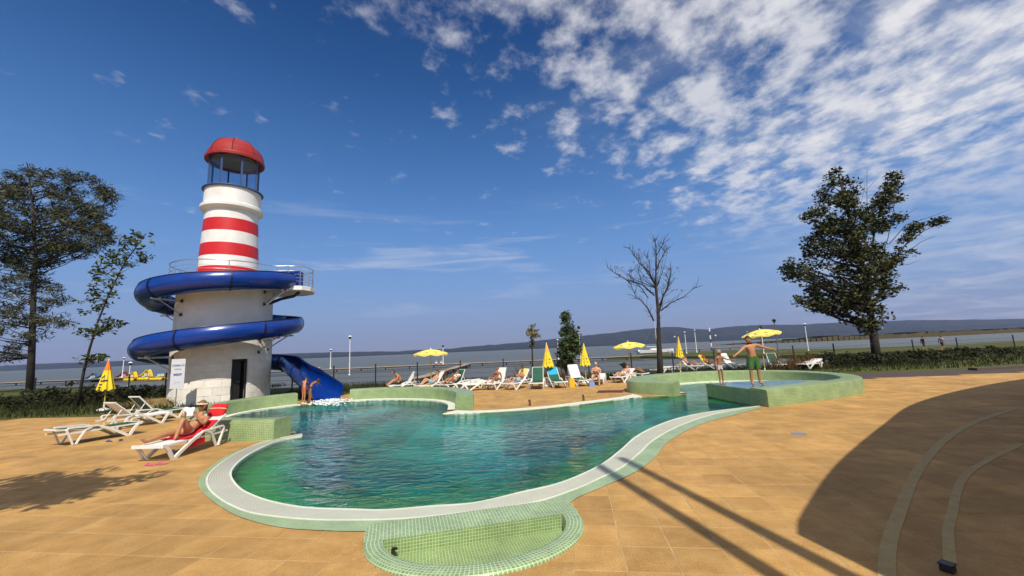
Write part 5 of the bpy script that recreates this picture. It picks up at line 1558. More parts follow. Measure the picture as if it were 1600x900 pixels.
# bathers in the far row
BG = 'bathers on the far row of loungers'
def sit(zs=0.36, y0=0.55, lean=8, hunch=0.0, legs='down', arms='knee'):
    a = rad(lean); d = Vector((0, math.sin(a), math.cos(a)))
    P0 = Vector((0, y0, zs + 0.10))
    J = dict(pelvis=P0, spine=P0 + d * .16, chest=P0 + d * .34 + Vector((0, -hunch * .5, 0)), neckb=P0 + d * .48 + Vector((0, -hunch, 0)), neck=P0 + d * .55 + Vector((0, -hunch * 1.4, 0)))
    for sgn, sd_ in ((1, 'L'), (-1, 'R')):
        hp = P0 + Vector((sgn * .10, -.04, 0)); J['hip' + sd_] = hp
        if legs == 'down':
            K = hp + Vector((sgn * .08, -.40, .02)); A = K + Vector((0, -.04, -(K.z - 0.08))); T = A + Vector((sgn * .02, -.15, -.045))
        else:
            K = hp + Vector((sgn * .05, -.34, .20)); A = hp + Vector((sgn * .06, -.68, -.04)); T = A + Vector((sgn * .02, -.13, -.01))
        J['kn' + sd_], J['an' + sd_], J['to' + sd_] = K, A, T
        sh = P0 + d * .43 + Vector((sgn * .185, -hunch * .8, 0)); J['sh' + sd_] = sh
        if arms == 'knee':
            J['el' + sd_] = sh + Vector((sgn * .05, -.08, -.26)); J['wr' + sd_] = K + Vector((-sgn * .03, .06, .09)); J['pa' + sd_] = K + Vector((-sgn * .04, -.01, .08))
        elif arms == 'folded':
            J['el' + sd_] = sh + Vector((sgn * .06, -.08, -.26)); J['wr' + sd_] = P0 + d * .30 + Vector((-sgn * .06, -.20, 0)); J['pa' + sd_] = P0 + d * .31 + Vector((-sgn * .13, -.19, 0))
        else:
            J['el' + sd_] = sh + Vector((sgn * .05, .06, -.26)); J['wr' + sd_] = sh + Vector((sgn * .07, -.02, -.46)); J['pa' + sd_] = sh + Vector((sgn * .07, -.07, -.50))
    return {k: tuple(v) for k, v in J.items()}
blk_ = fabric('black', (0.012, 0.010, 0.012)); wht = fabric('white', (0.78, 0.77, 0.74)); ltb = fabric('lightblue', (0.35, 0.55, 0.68))
R_ = row
on_lounger(R_['a'], 'dark-haired bather sitting hunched at the left end of the row', sit(y0=0.75, hunch=0.22, legs='up', arms='knee', lean=-4), group=BG, wear=[('swim_trunks', blk_, w_trunks, .012)], fingers=False)
on_lounger(R_['b'], 'bather in sunglasses reclining with light blue cloth left of the parasol', recline(55, .20, .26, arm='side'), skin=M_skin2, group=BG, wear=[('swim_trunks', ltb, w_shorts, .014)], glasses=True, fingers=False)
on_lounger(R_['c'], 'dark-haired bather in a white shirt right of the left parasol', recline(62, .24, .20, arm='book'), group=BG, wear=[('shirt', wht, w_shirt, .018)], fingers=False, face=(0, -1, -.5))
on_lounger(R_['e'], 'woman in a black bikini sitting upright on a white lounger', sit(y0=0.85, legs='up', arms='side', lean=14), skin=M_skin3, group=BG, hairlen=.2, hair=(.08,.03,.015), wear=[('bikini_top', blk_, w_top, .010), ('bikini_bottom', blk_, w_brief, .010)], build=.92, fingers=False)
on_lounger(R_['f'], 'bather with brown hair reading next to the black-bikini woman', recline(50, .10, .18, arm='book'), skin=M_skin, group=BG, hair=(.12,.05,.02), wear=[('swim_trunks', ltb, w_shorts, .014)], fingers=False)
on_lounger(R_['j'], 'grey-haired bare-chested man sitting with folded arms', sit(y0=0.30, legs='down', arms='folded', lean=2), skin=M_skin2, group=BG, hair=(.5,.48,.45), build=1.15, wear=[('swim_trunks', blk_, w_trunks, .012)], fingers=False)
on_lounger(R_['k'], 'dark-haired bather lying left of the right parasol', recline(30, .06, .10, arm='side'), group=BG, skin=M_skin2, fingers=False, wear=[('swim_trunks', wht, w_trunks, .012)])
on_lounger(R_['l'], 'bather in a white cap reclining right of the right parasol', recline(45, .22, .15, arm='book'), group=BG, skin=M_skin3, cap=wht, fingers=False, wear=[('swim_trunks', blk_, w_trunks, .012)])
on_lounger(R_['n'], 'bather with arms behind the head on a white towel', recline(52, .26, .12, arm='head'), group=BG, skin=M_skin, fingers=False, wear=[('swim_trunks', fabric('purple', (.06,.04,.14)), w_trunks, .012)])
on_lounger(R_['o'], 'bather holding a pale magazine on the yellow and orange towel', recline(50, .12, .2, arm='book'), group=BG, skin=M_skin3, hair=(.12,.03,.02), fingers=False, wear=[('swim_trunks', fabric('purple', (.06,.04,.14)), w_trunks, .012)])
# towels over backs
TG = 'towels on the far loungers'
cloth_strip('towel', 'light blue towel over the green lounger back', R_['h'], back_line(50, .35, .86), .56, fabric('turquoise', (.02, .38, .58)), wav=.02, grp=TG)
cloth_strip('towel', 'white towel covering the lounger back beside the yellow bag', R_['i'], back_line(60, .05, .86), .56, wht, grp=TG)
cloth_strip('towel', 'yellow towel behind the reading bather', R_['f'], back_line(50, .4, .85), .56, fabric('paleyellow', (.75, .65, .22)), grp=TG)
cloth_strip('towel', 'white towel on the lounger with the bather stretching', R_['n'], back_line(58, .05, .9), .62, wht, grp=TG)
cloth_strip('towel', 'yellow half of the bright towel on the lounger by the girl', R_['o'], back_line(55, .05, .9), .32, fabric('yellow', (.80, .55, .01)), xoff=-.16, grp=TG)
cloth_strip('towel', 'orange half of the bright towel on the lounger by the girl', R_['o'], back_line(55, .05, .9), .32, fabric('orangetowel', (.70, .12, .02)), xoff=.17, grp=TG)
cloth_strip('towel', 'white towel on the lounger back between girl and man', R_['p'], back_line(62, .05, .88), .58, wht, grp=TG)
cloth_strip('towel', 'lime and white towel lying behind the bare tree', R_['m'], [(y, .375) for y in np.linspace(.1, 1.1, 7)], .62, fabric('lime', (.45, .62, .12)), grp=TG)
def bag(px, py, m, label, sz=(0.30, 0.2, 0.34)):
    g = G(px, py); e = tag(empty('beach_bag', g), label, 'bag', 'bags between the far loungers')
    mb = MB()
    for i in range(5):
        f = i / 4; k = 1 - 0.25 * f + 0.1 * math.sin(f * PI)
        for j in range(12):
            a = 2 * PI * j / 12; mb.v.append((sz[0] / 2 * k * math.copysign(abs(math.cos(a)) ** .6, math.cos(a)), sz[1] / 2 * (1 - .6 * f) * math.copysign(abs(math.sin(a)) ** .6, math.sin(a)), sz[2] * f))
    for i in range(4):
        for j in range(12): mb.f.append((i * 12 + j, i * 12 + (j + 1) % 12, (i + 1) * 12 + (j + 1) % 12, (i + 1) * 12 + j))
    mb.f += [tuple(range(11, -1, -1)), tuple(48 + j for j in range(12))]
    mb.build('bag_body', m, e, smooth=50)
    mb = MB(); mb.tube([(-.08, 0, sz[2] - .02), (-.06, 0, sz[2] + .10), (.06, 0, sz[2] + .10), (.08, 0, sz[2] - .02)], .012, 6); mb.build('handle', m, e)
bag(668, 612, fabric('bagyellow', (.75, .60, .01)), 'bright yellow bag at the foot of the left open parasol')
bag(894, 604.5, fabric('bagorange', (.72, .42, .01)), 'orange-yellow bag between the blue-towel lounger and the white-towel one', (.34, .22, .44))
bag(925, 604, fabric('bagblue', (.18, .28, .50)), 'blue bag at the feet of the grey-haired man', (.32, .22, .26))

# ------------------------------------------------------------------ trees and plants
def quads_mesh(name, C, A, B, m, parent=None):
    """many leaf-shaped faces at centres C with half-axes A and B"""
    n = len(C)
    V = np.stack([C - A, C - 0.15 * A + B, C + A, C - 0.15 * A - B], 1).reshape(-1, 3)
    me = bpy.data.meshes.new(name)
    me.vertices.add(4 * n); me.vertices.foreach_set('co', V.ravel())
    me.loops.add(4 * n); me.loops.foreach_set('vertex_index', np.arange(4 * n, dtype=np.int32))
    me.polygons.add(n); me.polygons.foreach_set('loop_start', np.arange(0, 4 * n, 4, dtype=np.int32))
    me.update(calc_edges=True); me.validate()
    me.materials.append(m)
    o = bpy.data.objects.new(name, me); COL.objects.link(o)
    if parent is not None: o.parent = parent
    return o
def rand_dirs(rng, n):
    d = rng.normal(size=(n, 3)); return d / np.linalg.norm(d, axis=1)[:, None]
def leaves(rng, clumps, per, spread, size, droop=0.0, aspect=0.45):
    """clumps: (x,y,z,scale)"""
    Cs = []
    for x, y, z, k in clumps:
        n = max(3, int(per * k))
        Cs.append(np.array([x, y, z]) + rand_dirs(rng, n) * (rng.random((n, 1)) ** 0.5) * spread * k * np.array([1.15, 1.15, 0.75]))
    C = np.concatenate(Cs); n = len(C)
    a = rand_dirs(rng, n); a[:, 2] = a[:, 2] * 0.6 - droop; a /= np.linalg.norm(a, axis=1)[:, None]
    b = np.cross(a, rand_dirs(rng, n)); b /= np.linalg.norm(b, axis=1)[:, None] + 1e-9
    L = size * (0.6 + 0.8 * rng.random((n, 1)))
    return C, a * L, b * L * aspect
def outline_tree(name, label, cat, base, axis, crown, Yd, n_clump, per, spread, size, m_leaf, seed, depth=0.8, trunk_r=0.2, droop=0.0, aspect=0.45, twigs=(), group=None, limb_r=0.05, main_limbs=False):
    """axis: picture points up the trunk; crown: list of outlines (picture points); all stand at distance Yd with depth of their own"""
    rng = np.random.default_rng(seed)
    B = Vector(base); e = tag(empty(name, B), label, cat, group)
    ax = [AY(x, y, Yd) - B for x, y in axis]; ax[0] = Vector((0, 0, -0.05))
    mb = MB(); nA = len(ax)
    mb.tube(ax, [trunk_r * (1 - 0.85 * k / (nA - 1)) + 0.012 for k in range(nA)], 10)
    AXN = np.array([tuple(v) for v in ax])
    clumps = []; n_main = 0
    for poly_px, share in crown:
        poly = [AY(x, y, Yd) - B for x, y in poly_px]; P2 = np.array([(v.x, v.z) for v in poly])
        lo, hi = P2.min(0), P2.max(0); c0 = []
        while len(c0) < n_clump * share:
            q = lo + rng.random(2) * (hi - lo)
            if inside(q[None], P2)[0]:
                d = dist_poly(q[None], P2)[0]
                if d < 0.02: continue
                wd = min(d * 1.6 + 0.15, (hi[0] - lo[0]) * 0.5) * depth
                c0.append((q[0], rng.uniform(-1, 1) * wd, q[1], rng.uniform(0.6, 1.25)))
        if not n_main: n_main = len(c0)
        clumps += c0
    # limbs from the trunk to the clumps
    for x, y, z, k in (clumps[:n_main] if main_limbs else clumps)[::2]:
        zt = z - rng.uniform(0.25, 0.45) * max(0.6, math.hypot(x - np.interp(z, AXN[:, 2], AXN[:, 0]), y)) - 0.2
        zt = min(max(zt, AXN[:, 2].max() * 0.16), AXN[:, 2].max() * 0.93)
        s0 = Vector((float(np.interp(zt, AXN[:, 2], AXN[:, 0])), float(np.interp(zt, AXN[:, 2], AXN[:, 1])), zt))
        d = Vector((x, y, z)); md = s0.lerp(d, 0.5) + Vector((0, 0, -0.06 * (d - s0).length))
        L_ = (d - s0).length
        mb.tube([s0, md, d], [limb_r * min(1, L_ / 2.5) + 0.008, limb_r * 0.55 * min(1, L_ / 2.5) + 0.006, 0.005], 5, caps=False)
    for tw_ in twigs:
        pts = [AY(x, y, Yd) - B + Vector((0, dy, 0)) for x, y, dy in tw_[0]]; n = len(pts)
        mb.tube(pts, [tw_[1] * (1 - 0.85 * k / (n - 1)) + 0.004 for k in range(n)], 5, caps=False)
    mb.build('trunk', M_bark, e, smooth=True)
    if n_clump:
        C, A, Bb = leaves(rng, clumps, per, spread, size, droop, aspect)
        quads_mesh('crown', C, A, Bb, m_leaf, e)
    return e
def sc(L, x0, y0, k): return [(x0 + a / k, y0 + b / k) for a, b in L]
# big dark tree on the right
K8 = lambda L: sc(L, 1200, 250, 2.727)
crownA = K8([(285,30),(250,95),(228,105),(215,190),(165,225),(190,300),(145,345),(170,410),(140,470),(105,430),(78,440),(68,500),(130,525),(180,565),(118,580),(130,620),(230,650),(300,650),(350,705),(430,735),(470,690),(495,660),(460,620),(520,580),(560,560),(555,500),(510,470),(560,420),(612,395),(560,370),(500,400),(470,330),(420,360),(400,250),(375,150),(355,60),(320,75)])
crownB = K8([(530,42),(500,110),(455,160),(420,200),(385,235),(430,260),(425,330),(500,310),(560,265),(545,225),(500,230),(505,190),(555,180),(535,130),(568,100)])
crownC = K8([(640,262),(600,300),(585,335),(540,345),(580,350),(625,310),(650,285)])
crownD = K8([(690,262),(745,252),(748,272),(700,276)])
twg = [([(1356,470,0),(1362,420,.2),(1372,360,.3),(1386,310,.4),(1394,272,.5)], .11), ([(1356,465,0),(1384,415,-.2),(1408,385,-.3),(1434,350,-.4)], .09), ([(1408,385,-.3),(1438,362,-.3),(1474,347,-.3)], .04), ([(1372,360,.3),(1355,335,.1),(1345,318,0)], .05), ([(1378,335,.3),(1398,328,.5),(1404,318,.6)], .04), ([(1368,430,0),(1395,370,.4),(1412,318,.8),(1420,285,1)], .03), ([(1385,420,0),(1420,395,.3),(1450,375,.5),(1474,365,.6)], .03), ([(1410,350,0.5),(1432,330,.8),(1455,316,1)], .02), ([(1395,380,.3),(1412,352,-.2),(1450,340,-.4),(1474,330,-.5)], .025),
       ([(1355,330,0),(1358,290,.2),(1360,262,.3)], .02), ([(1357,300,.2),(1345,275,.5)], .012), ([(1358,295,.2),(1372,278,.1)], .012), ([(1405,415,.1),(1425,412,.2),(1445,404,.3)], .015), ([(1412,330,.7),(1408,300,.9),(1425,270,1.2)], .015), ([(1440,345,.6),(1462,348,.6),(1480,345,.7)], .02), ([(1345,370,0),(1338,330,-.3),(1345,290,-.4)], .02)]
bt_ = G(1371, 569)
outline_tree('broadleaf_tree', 'large dark leafy tree with bare twigs standing right of the loungers', 'tree', (bt_.x, bt_.y, -0.05), [(1371,569),(1366,530),(1360,490),(1352,440),(1340,390),(1325,330),(1310,272)],
             [(crownA, 0.82), (crownB, 0.14), (crownC, 0.03), (crownD, 0.012)], bt_.y, 430, 42, 0.52, 0.135, M_leaf, 21, depth=0.75, trunk_r=0.28, twigs=twg, limb_r=0.10, main_limbs=True)
# bare tree in the middle
K5 = lambda L: sc(L, 950, 360, 3.75)
def K5t(L): return [(950 + a / 3.75, 360 + b / 3.75, d) for a, b, d in L]
btw = [(K5t([(300,520,0),(290,440,.05),(282,330,.1),(285,200,.1),(285,100,.1),(275,40,.1)]), .085), (K5t([(268,530,0),(225,460,-.3),(170,410,-.6),(105,385,-.9)]), .05), (K5t([(275,380,.1),(215,310,.5),(130,275,.9),(60,225,1.2),(22,195,1.3)]), .05),
       (K5t([(278,320,.1),(230,250,-.4),(170,205,-.6),(125,150,-.8),(100,120,-.9)]), .045), (K5t([(265,290,.1),(215,190,.6),(195,120,.8)]), .04), (K5t([(282,240,.1),(320,170,.5),(360,110,.8),(385,75,1)]), .04), (K5t([(300,480,0),(340,380,.5),(380,330,.9),(405,260,1.2),(415,200,1.3)]), .05),
       (K5t([(310,470,0),(350,430,-.5),(410,400,-.9),(465,345,-1.3)]), .04), (K5t([(300,440,0),(330,340,-.5),(345,260,-.7),(335,230,-.8)]), .04), (K5t([(285,150,.1),(310,90,-.3),(318,60,-.4)]), .025), (K5t([(160,285,.8),(145,240,.9),(160,215,1)]), .02), (K5t([(215,310,.5),(190,260,.2),(180,225,.1)]), .02),
       (K5t([(150,400,-.6),(120,340,-.7),(110,310,-.7)]), .02), (K5t([(230,400,-.2),(190,350,-.4),(150,320,-.6),(120,310,-.7)]), .03), (K5t([(380,330,.9),(375,270,.6),(350,240,.4)]), .02), (K5t([(360,110,.8),(350,80,1)]), .015), (K5t([(100,240,1.1),(80,265,1.2)]), .015), (K5t([(250,240,.3),(245,180,.1),(215,140,0)]), .025)]
rg = random.Random(3); extra = []
for pts, r in btw:                                             # side twigs
    for k in range(1, len(pts)):
        for _ in range(5):
            f = rg.random(); a, b = pts[k - 1], pts[k]
            p = tuple(a[i] + (b[i] - a[i]) * f for i in range(3))
            an = math.atan2(b[1] - a[1], b[0] - a[0]) + rg.choice((-1, 1)) * rg.uniform(.4, .9); l_ = rg.uniform(5, 12)
            q = (p[0] + math.cos(an) * l_ * .6, p[1] + math.sin(an) * l_ * .6 - 1, p[2] + rg.uniform(-.3, .3)); q2 = (p[0] + math.cos(an) * l_, p[1] + math.sin(an) * l_ - 3, q[2] + rg.uniform(-.2, .2))
            extra.append(([p, q, q2], .011))
bb = G(1032, 590)
bc_ = [(K5([(20,180),(60,175),(120,100),(130,90),(200,110),(250,60),(275,25),(320,60),(390,70),(330,190),(380,270),(415,190),(400,330),(465,335),(420,410),(330,400),(250,300),(120,330),(90,420),(110,310),(60,260)]), 1.0)]
outline_tree('bare_tree', 'nearly leafless young tree standing behind the wall in the middle right', 'tree', (bb.x, bb.y, -0.05), [(1032,590),(1031,560),(1029,530),(1029,505),(1027,470),(1025,440)], bc_, bb.y, 60, 4, 0.14, 0.06, M_leafb, 5, depth=0.5, trunk_r=0.20, twigs=btw + extra, limb_r=0.012)
mbt = bpy.data.objects['bare_tree']
# bushy young tree and the small yellowing one by the fence
q = G(884, 592)
outline_tree('young_tree', 'dense young green tree growing at the fence between the furled parasols', 'tree', (q.x, q.y, -0.05), [(884,592),(885,560),(886,530),(882,485)], [([(882,484),(877,500),(880,512),(872,516),(878,530),(871,545),(873,560),(868,568),(880,578),(892,572),(900,562),(907,545),(906,530),(899,515),(892,505),(888,492)], 1.0)], q.y, 150, 36, 0.26, 0.085, M_leaf2, 31, depth=1.0, trunk_r=0.07, limb_r=0.03)
q = G(832, 594)
outline_tree('young_tree', 'thin yellowing sapling at the fence left of the furled parasol', 'tree', (q.x, q.y, -0.05), [(833,594),(832,560),(831,530),(831,510)], [([(831,506),(823,515),(821,524),(829,530),(826,540),(833,545),(838,528),(845,526),(841,515)], 1.0)], q.y, 34, 16, 0.20, 0.08, M_leafy, 32, depth=1.0, trunk_r=0.06, limb_r=0.02)
# sapling and feathery tree at the left
K7 = lambda L: sc(L, 125, 250, 2.435)
Yl = 22.0; qb = AY(123, 612, Yl)
outline_tree('leafy_sapling', 'slender leafy sapling leaning right beside the lighthouse', 'tree', (qb.x, Yl, -0.05), [(123,616),(131,580),(140,545),(152,505),(170,460),(195,410),(228,365)],
             [(K7([(255,262),(215,268),(200,285),(160,300),(140,345),(105,360),(40,440),(45,470),(0,510),(0,590),(40,590),(120,545),(160,470),(190,410),(235,395),(290,305)]), .72), (K7([(0,640),(10,690),(50,665),(140,650),(170,600),(120,600),(70,630)]), .20), (K7([(100,745),(60,760),(10,775),(0,740)]), .08)], Yl, 105, 17, 0.30, 0.105, M_leaf2, 41, depth=0.7, trunk_r=0.06, limb_r=0.025)
Yf = 40.0; qf = AY(48, 606, Yf)
outline_tree('feathery_tree', 'tall feathery grey-green tree at the far left edge', 'tree', (qf.x, Yf, -0.4), [(48,600),(50,540),(52,470),(55,400),(52,330),(45,270)],
             [([(45,262),(10,285),(-40,300),(-55,360),(-20,405),(40,420),(90,412),(125,405),(160,385),(182,365),(150,350),(160,330),(178,315),(172,300),(150,280),(128,268),(90,270)], 0.72), ([(-60,400),(20,405),(70,425),(96,470),(88,520),(60,560),(0,570),(-70,560)], 0.28)], Yf, 400, 70, 0.80, 0.26, M_needle, 51, depth=0.8, trunk_r=0.30, droop=0.5, aspect=0.16, limb_r=0.05, twigs=[([(120,345,0),(150,335,.3),(186,318,.5)], .03), ([(125,370,0),(160,362,.3),(180,352,.4)], .03)])
# bushes, reeds, grass
def blades(name, label, cat, boxes, n, h, w, m, seed, lean=0.35, kind=None, group=None, parent=None, z0=-0.06, clump=False):
    """upright leaf blades scattered over rectangles (x0,x1,y0,y1)"""
    rng = np.random.default_rng(seed); ar = np.array([(b[1] - b[0]) * (b[3] - b[2]) for b in boxes]); cnt = np.maximum(1, (n * ar / ar.sum()).astype(int))
    Ps = [np.c_[rng.uniform(b[0], b[1], c), rng.uniform(b[2], b[3], c)] for b, c in zip(boxes, cnt)]
    P = np.concatenate(Ps); k = len(P)
    H_ = h * (0.5 + 0.7 * rng.random(k))
    if clump: H_ = H_ * (1.15 - 0.8 * np.abs((P[:, 0] - P[:, 0].mean()) / (np.ptp(P[:, 0]) / 2)) ** 1.5) * (0.75 + 0.35 * np.sin(P[:, 0] * 5.0))
    L_ = rng.normal(0, lean, (k, 2)) * H_[:, None]
    an = rng.random(k) * 2 * PI; ww = np.c_[np.cos(an), np.sin(an)] * (w / 2)
    Z = np.full(k, z0)
    V = np.stack([np.c_[P - ww, Z], np.c_[P + ww, Z], np.c_[P + ww * .7 + L_ * .4, Z + H_ * .6], np.c_[P + L_, Z + H_], np.c_[P - ww * .7 + L_ * .4, Z + H_ * .6]], 1)
    c0 = np.array([P[:, 0].mean(), P[:, 1].mean(), 0]); V = (V - c0).reshape(-1, 3)
    me = bpy.data.meshes.new(name); me.vertices.add(5 * k); me.vertices.foreach_set('co', V.ravel()); me.loops.add(5 * k); me.loops.foreach_set('vertex_index', np.arange(5 * k, dtype=np.int32))
    me.polygons.add(k); me.polygons.foreach_set('loop_start', np.arange(0, 5 * k, 5, dtype=np.int32)); me.update(calc_edges=True); me.materials.append(m)
    o = bpy.data.objects.new(name, me); COL.objects.link(o); o.location = c0
    return tag(o, label, cat, group, kind)
blades('grass', 'rough green grass along the fence', 'grass', [(-14, 9, 25.3, 31), (-40, -18.5, 19, 34), (9, 28, 27.5, 33), (-14, -9.7, 22, 26), (-18, -12.5, 18.2, 20.8)], 26000, 0.30, 0.03, M_blade, 61, kind='stuff')
blades('meadow_grass', 'lush grass of the right-hand shore', 'grass', [(28, 60, 25, 48), (15, 28, 24.5, 31)], 14000, 0.22, 0.045, M_blade, 62, kind='stuff')
SG = 'plants along the fence'
def shrub(px, py, Yd, w, h, m, label, seed, cat='shrub', kind=0, n=26, size=.085):
    p = AY(px, py, Yd); e = tag(empty('shrub', (p.x, Yd, -0.06)), label, cat, SG)
    rng = np.random.default_rng(seed); cl = []
    mb = MB()
    for k in range(n):
        a = rng.random() * 2 * PI; r = math.sqrt(rng.random()); z = h * (0.25 + 0.7 * rng.random() * (1 - 0.4 * r))
        c = (math.cos(a) * r * w / 2, math.sin(a) * r * w / 3, z, rng.uniform(.7, 1.3)); cl.append(c)
        mb.tube([(c[0] * .2, c[1] * .2, 0), (c[0] * .7, c[1] * .7, z * .6), c[:3]], [.014, .01, .004], 4, caps=False)
    mb.build('stems', M_bark, e)
    C, A, B_ = leaves(rng, cl, 26, 0.22 * max(1, h / 1.2), size); quads_mesh('foliage', C, A, B_, m, e)
for k, (px_, Yd, w, h, m, lab) in enumerate([(140, 24.5, 2.8, 1.3, M_hedge, 'dark bush under the leafy sapling at the left'), (190, 25.5, 3.0, 1.15, M_hedge, 'dark bush behind the furled parasol with lettering'), (232, 26, 2.6, 1.1, M_hedge, 'dark bush left of the white sign'), (100, 24, 3.2, 1.5, M_hedge, 'dark bush at the far left edge'), (60, 23, 3.2, 1.4, M_hedge, 'dark bush left of the sapling, outermost'),
      (1285, 29.5, 3.0, 1.1, M_hedge, 'dark hedge bush left of the big tree, outermost'), (1318, 29.3, 2.8, 1.15, M_hedge, 'dark hedge bush left of the big tree trunk'), (1350, 29.0, 2.8, 1.1, M_hedge, 'dark hedge bush in front of the big tree trunk'), (1392, 29.6, 3.2, 1.0, M_hedge, 'dark hedge bush just right of the big tree trunk'), (1428, 30, 3.2, 1.0, M_hedge, 'dark hedge bush below the walking figure'), (1466, 30.5, 3.4, 1.0, M_hedge, 'dark hedge bush at the right picture edge'), (1512, 31, 3.6, 1.0, M_hedge, 'dark hedge bush beyond the walkers'), (1560, 31.5, 3.8, 1.0, M_hedge, 'dark hedge bush farthest to the right')]):
    shrub(px_, 600, Yd, w, h, m, lab, 70 + k)
for k, (px_, Yd, w, h, lab) in enumerate([(815, 27.3, 1.6, 1.35, 'rusty brown reeds left of the yellowing sapling'), (850, 27.4, 1.6, 1.3, 'rusty brown reeds behind the furled parasol with a face'), (888, 27.3, 1.5, 1.2, 'rusty brown reeds at the foot of the bushy tree'), (925, 27.3, 1.5, 1.1, 'rusty brown reeds behind the grey-haired man'), (1232, 28.6, 2.0, 1.55, 'tall brown reeds right of the leaning parasol'), (1262, 28.8, 2.0, 1.45, 'tall brown reeds left of the dark hedge'), (700, 27.6, 1.8, 0.9, 'low brown reeds behind the bather in white')]):
    p = AY(px_, 600, Yd)
    blades('reed_clump', lab, 'reeds', [(p.x - w * .8, p.x + w * .8, Yd - .5, Yd + .5)], 330, h * .85, .026, M_reed, 90 + k, lean=.2, clump=True, group='reed clumps along the fence')
# heap of dry cuttings by the tower
hp_ = G(232, 637); mb = MB(); rng = np.random.default_rng(9)
for i in range(9):
    for j in range(22):
        f = i / 8; a = 2 * PI * j / 22
        mb.v.append((1.25 * (1 - f) * math.cos(a) * rng.uniform(.85, 1.1), .7 * (1 - f) * math.sin(a) * rng.uniform(.85, 1.1), .42 * math.sin(f * PI / 2) + rng.uniform(0, .04)))
for i in range(8):
    for j in range(22): mb.f.append((i * 22 + j, i * 22 + (j + 1) % 22, (i + 1) * 22 + (j + 1) % 22, (i + 1) * 22 + j))
hay = tag(empty('hay_heap', (hp_.x, hp_.y + .6, -0.06)), 'low heap of dry straw left of the lighthouse door side', 'straw heap')
mb.build('heap', mat('straw', (.30, .21, .09), .95, var=.4, vscale=9, bump=.6, bscale=30), hay, smooth=True)
o = blades('straw', None, None, [(-1.2, 1.2, -.6, .6)], 900, .35, .02, mat('straw_blade', (.34, .25, .10), .9, rnd=.3), 10, lean=.9, z0=0.02); o.parent = hay; o.location = (0, 0, 0.1)

# ------------------------------------------------------------------ fence
FE = tag(empty('fence', (0, 27.2, 0)), 'dark wire fence with slim posts running behind the loungers', 'fence')
fp = [(60, 27.5), (132, 27.4), (205, 27.3), (262, 27.3), (330, 27.3), (395, 27.3), (458, 27.2), (522, 27.0), (587, 27.0), (652, 26.9), (719, 26.8), (786, 26.9), (852, 27.2), (919, 27.6), (986, 27.9), (1051, 28.3), (1116, 28.8), (1180, 29.3), (1241, 30.2), (1305, 31.4), (1368, 32.6), (1430, 34.0), (1500, 35.5), (1590, 37.5)]
pts = []
for px_, Yd in fp:
    p = AY(px_, 560, Yd); pts.append(Vector((p.x, Yd, 0)))
hf = 1.52
for p in pts:
    mb = MB(); mb.box((p.x, p.y - 27.2, hf / 2 - 0.05), (0.075, 0.06, hf + 0.1)); po = mb.build('post', M_dark, FE, bevel=.006)
    mb = MB(); mb.box((p.x, p.y - 27.2, hf + 0.012), (0.085, 0.07, 0.02)); mb.build('post_cap', M_dark, po)
for z in (0.12, 0.42, 0.72, 1.02, 1.30):
    mb = MB(); mb.tube([(p.x, p.y - 27.2 - 0.04, z) for p in pts], 0.012 if z in (0.42, 1.02) else 0.007, 4, caps=False); mb.build('wire', M_dark, FE)
mb = MB()
for a, b in zip(pts[:-1], pts[1:]):
    n = int((b - a).length / 0.16)
    for k in range(1, n):
        p = a.lerp(b, k / n); mb.tube([(p.x, p.y - 27.2 - 0.04, 0.05), (p.x, p.y - 27.2 - 0.04, 1.32)], 0.0028, 3, caps=False)
mb.build('mesh_wires', M_dark, FE)['kind'] = 'stuff'

# ------------------------------------------------------------------ piers, ramps, lamps
def pier(name, label, a, b, w, z, plank=True):
    a, b = Vector(a), Vector(b); d = (b - a); L_ = d.length; an = math.atan2(d.y, d.x); e = tag(empty(name, (a.x, a.y, 0), an), label, 'pier', None)
    mb = MB(); mb.box((L_ / 2, 0, z - 0.14), (L_, w * .9, 0.16)); mb.build('deck_beam', M_dark, e)
    n = min(290, int(L_ / 0.45)); sx = L_ / n; m0 = None
    for k in range(n):
        if m0 is None:
            mbp = MB(); mbp.box((0, 0, 0), (sx - 0.02, w, 0.07)); o = mbp.build('plank', M_pier, e); m0 = o
        else:
            o = m0.copy(); COL.objects.link(o)
        o.location = ((k + .5) * sx, 0, z - 0.02)
    for k in range(int(L_ / 5) + 1):
        mb = MB(); mb.tube([(min(k * 5, L_), -w * .42, -1.4), (min(k * 5, L_), -w * .42, z)], .13, 8); mb.build('pile', M_dark, e)
    return e
pa_, pb_ = AY(300, 590, 86), AY(990, 560, 88)
pier('boat_pier', 'long pale boardwalk pier crossing the water behind the fence', (pa_.x - 40, 86, 0), (pb_.x + 2, 88, 0), 3.0, -0.35)
ra, rb = G(652, 592, -0.5), G(716, 573, -0.4)
pier('gangway', 'narrow slanting gangway leading out to the long pier', (ra.x, ra.y, 0), (rb.x, 85.0, 0), 1.3, -0.4)
pc_, pd_ = AY(1000, 549, 128), AY(1170, 545, 128)
pier('boat_pier', 'shorter landing stage with people beyond the grass spit', (pc_.x, 132, 0), (pd_.x, 134, 0), 3.2, -0.1)
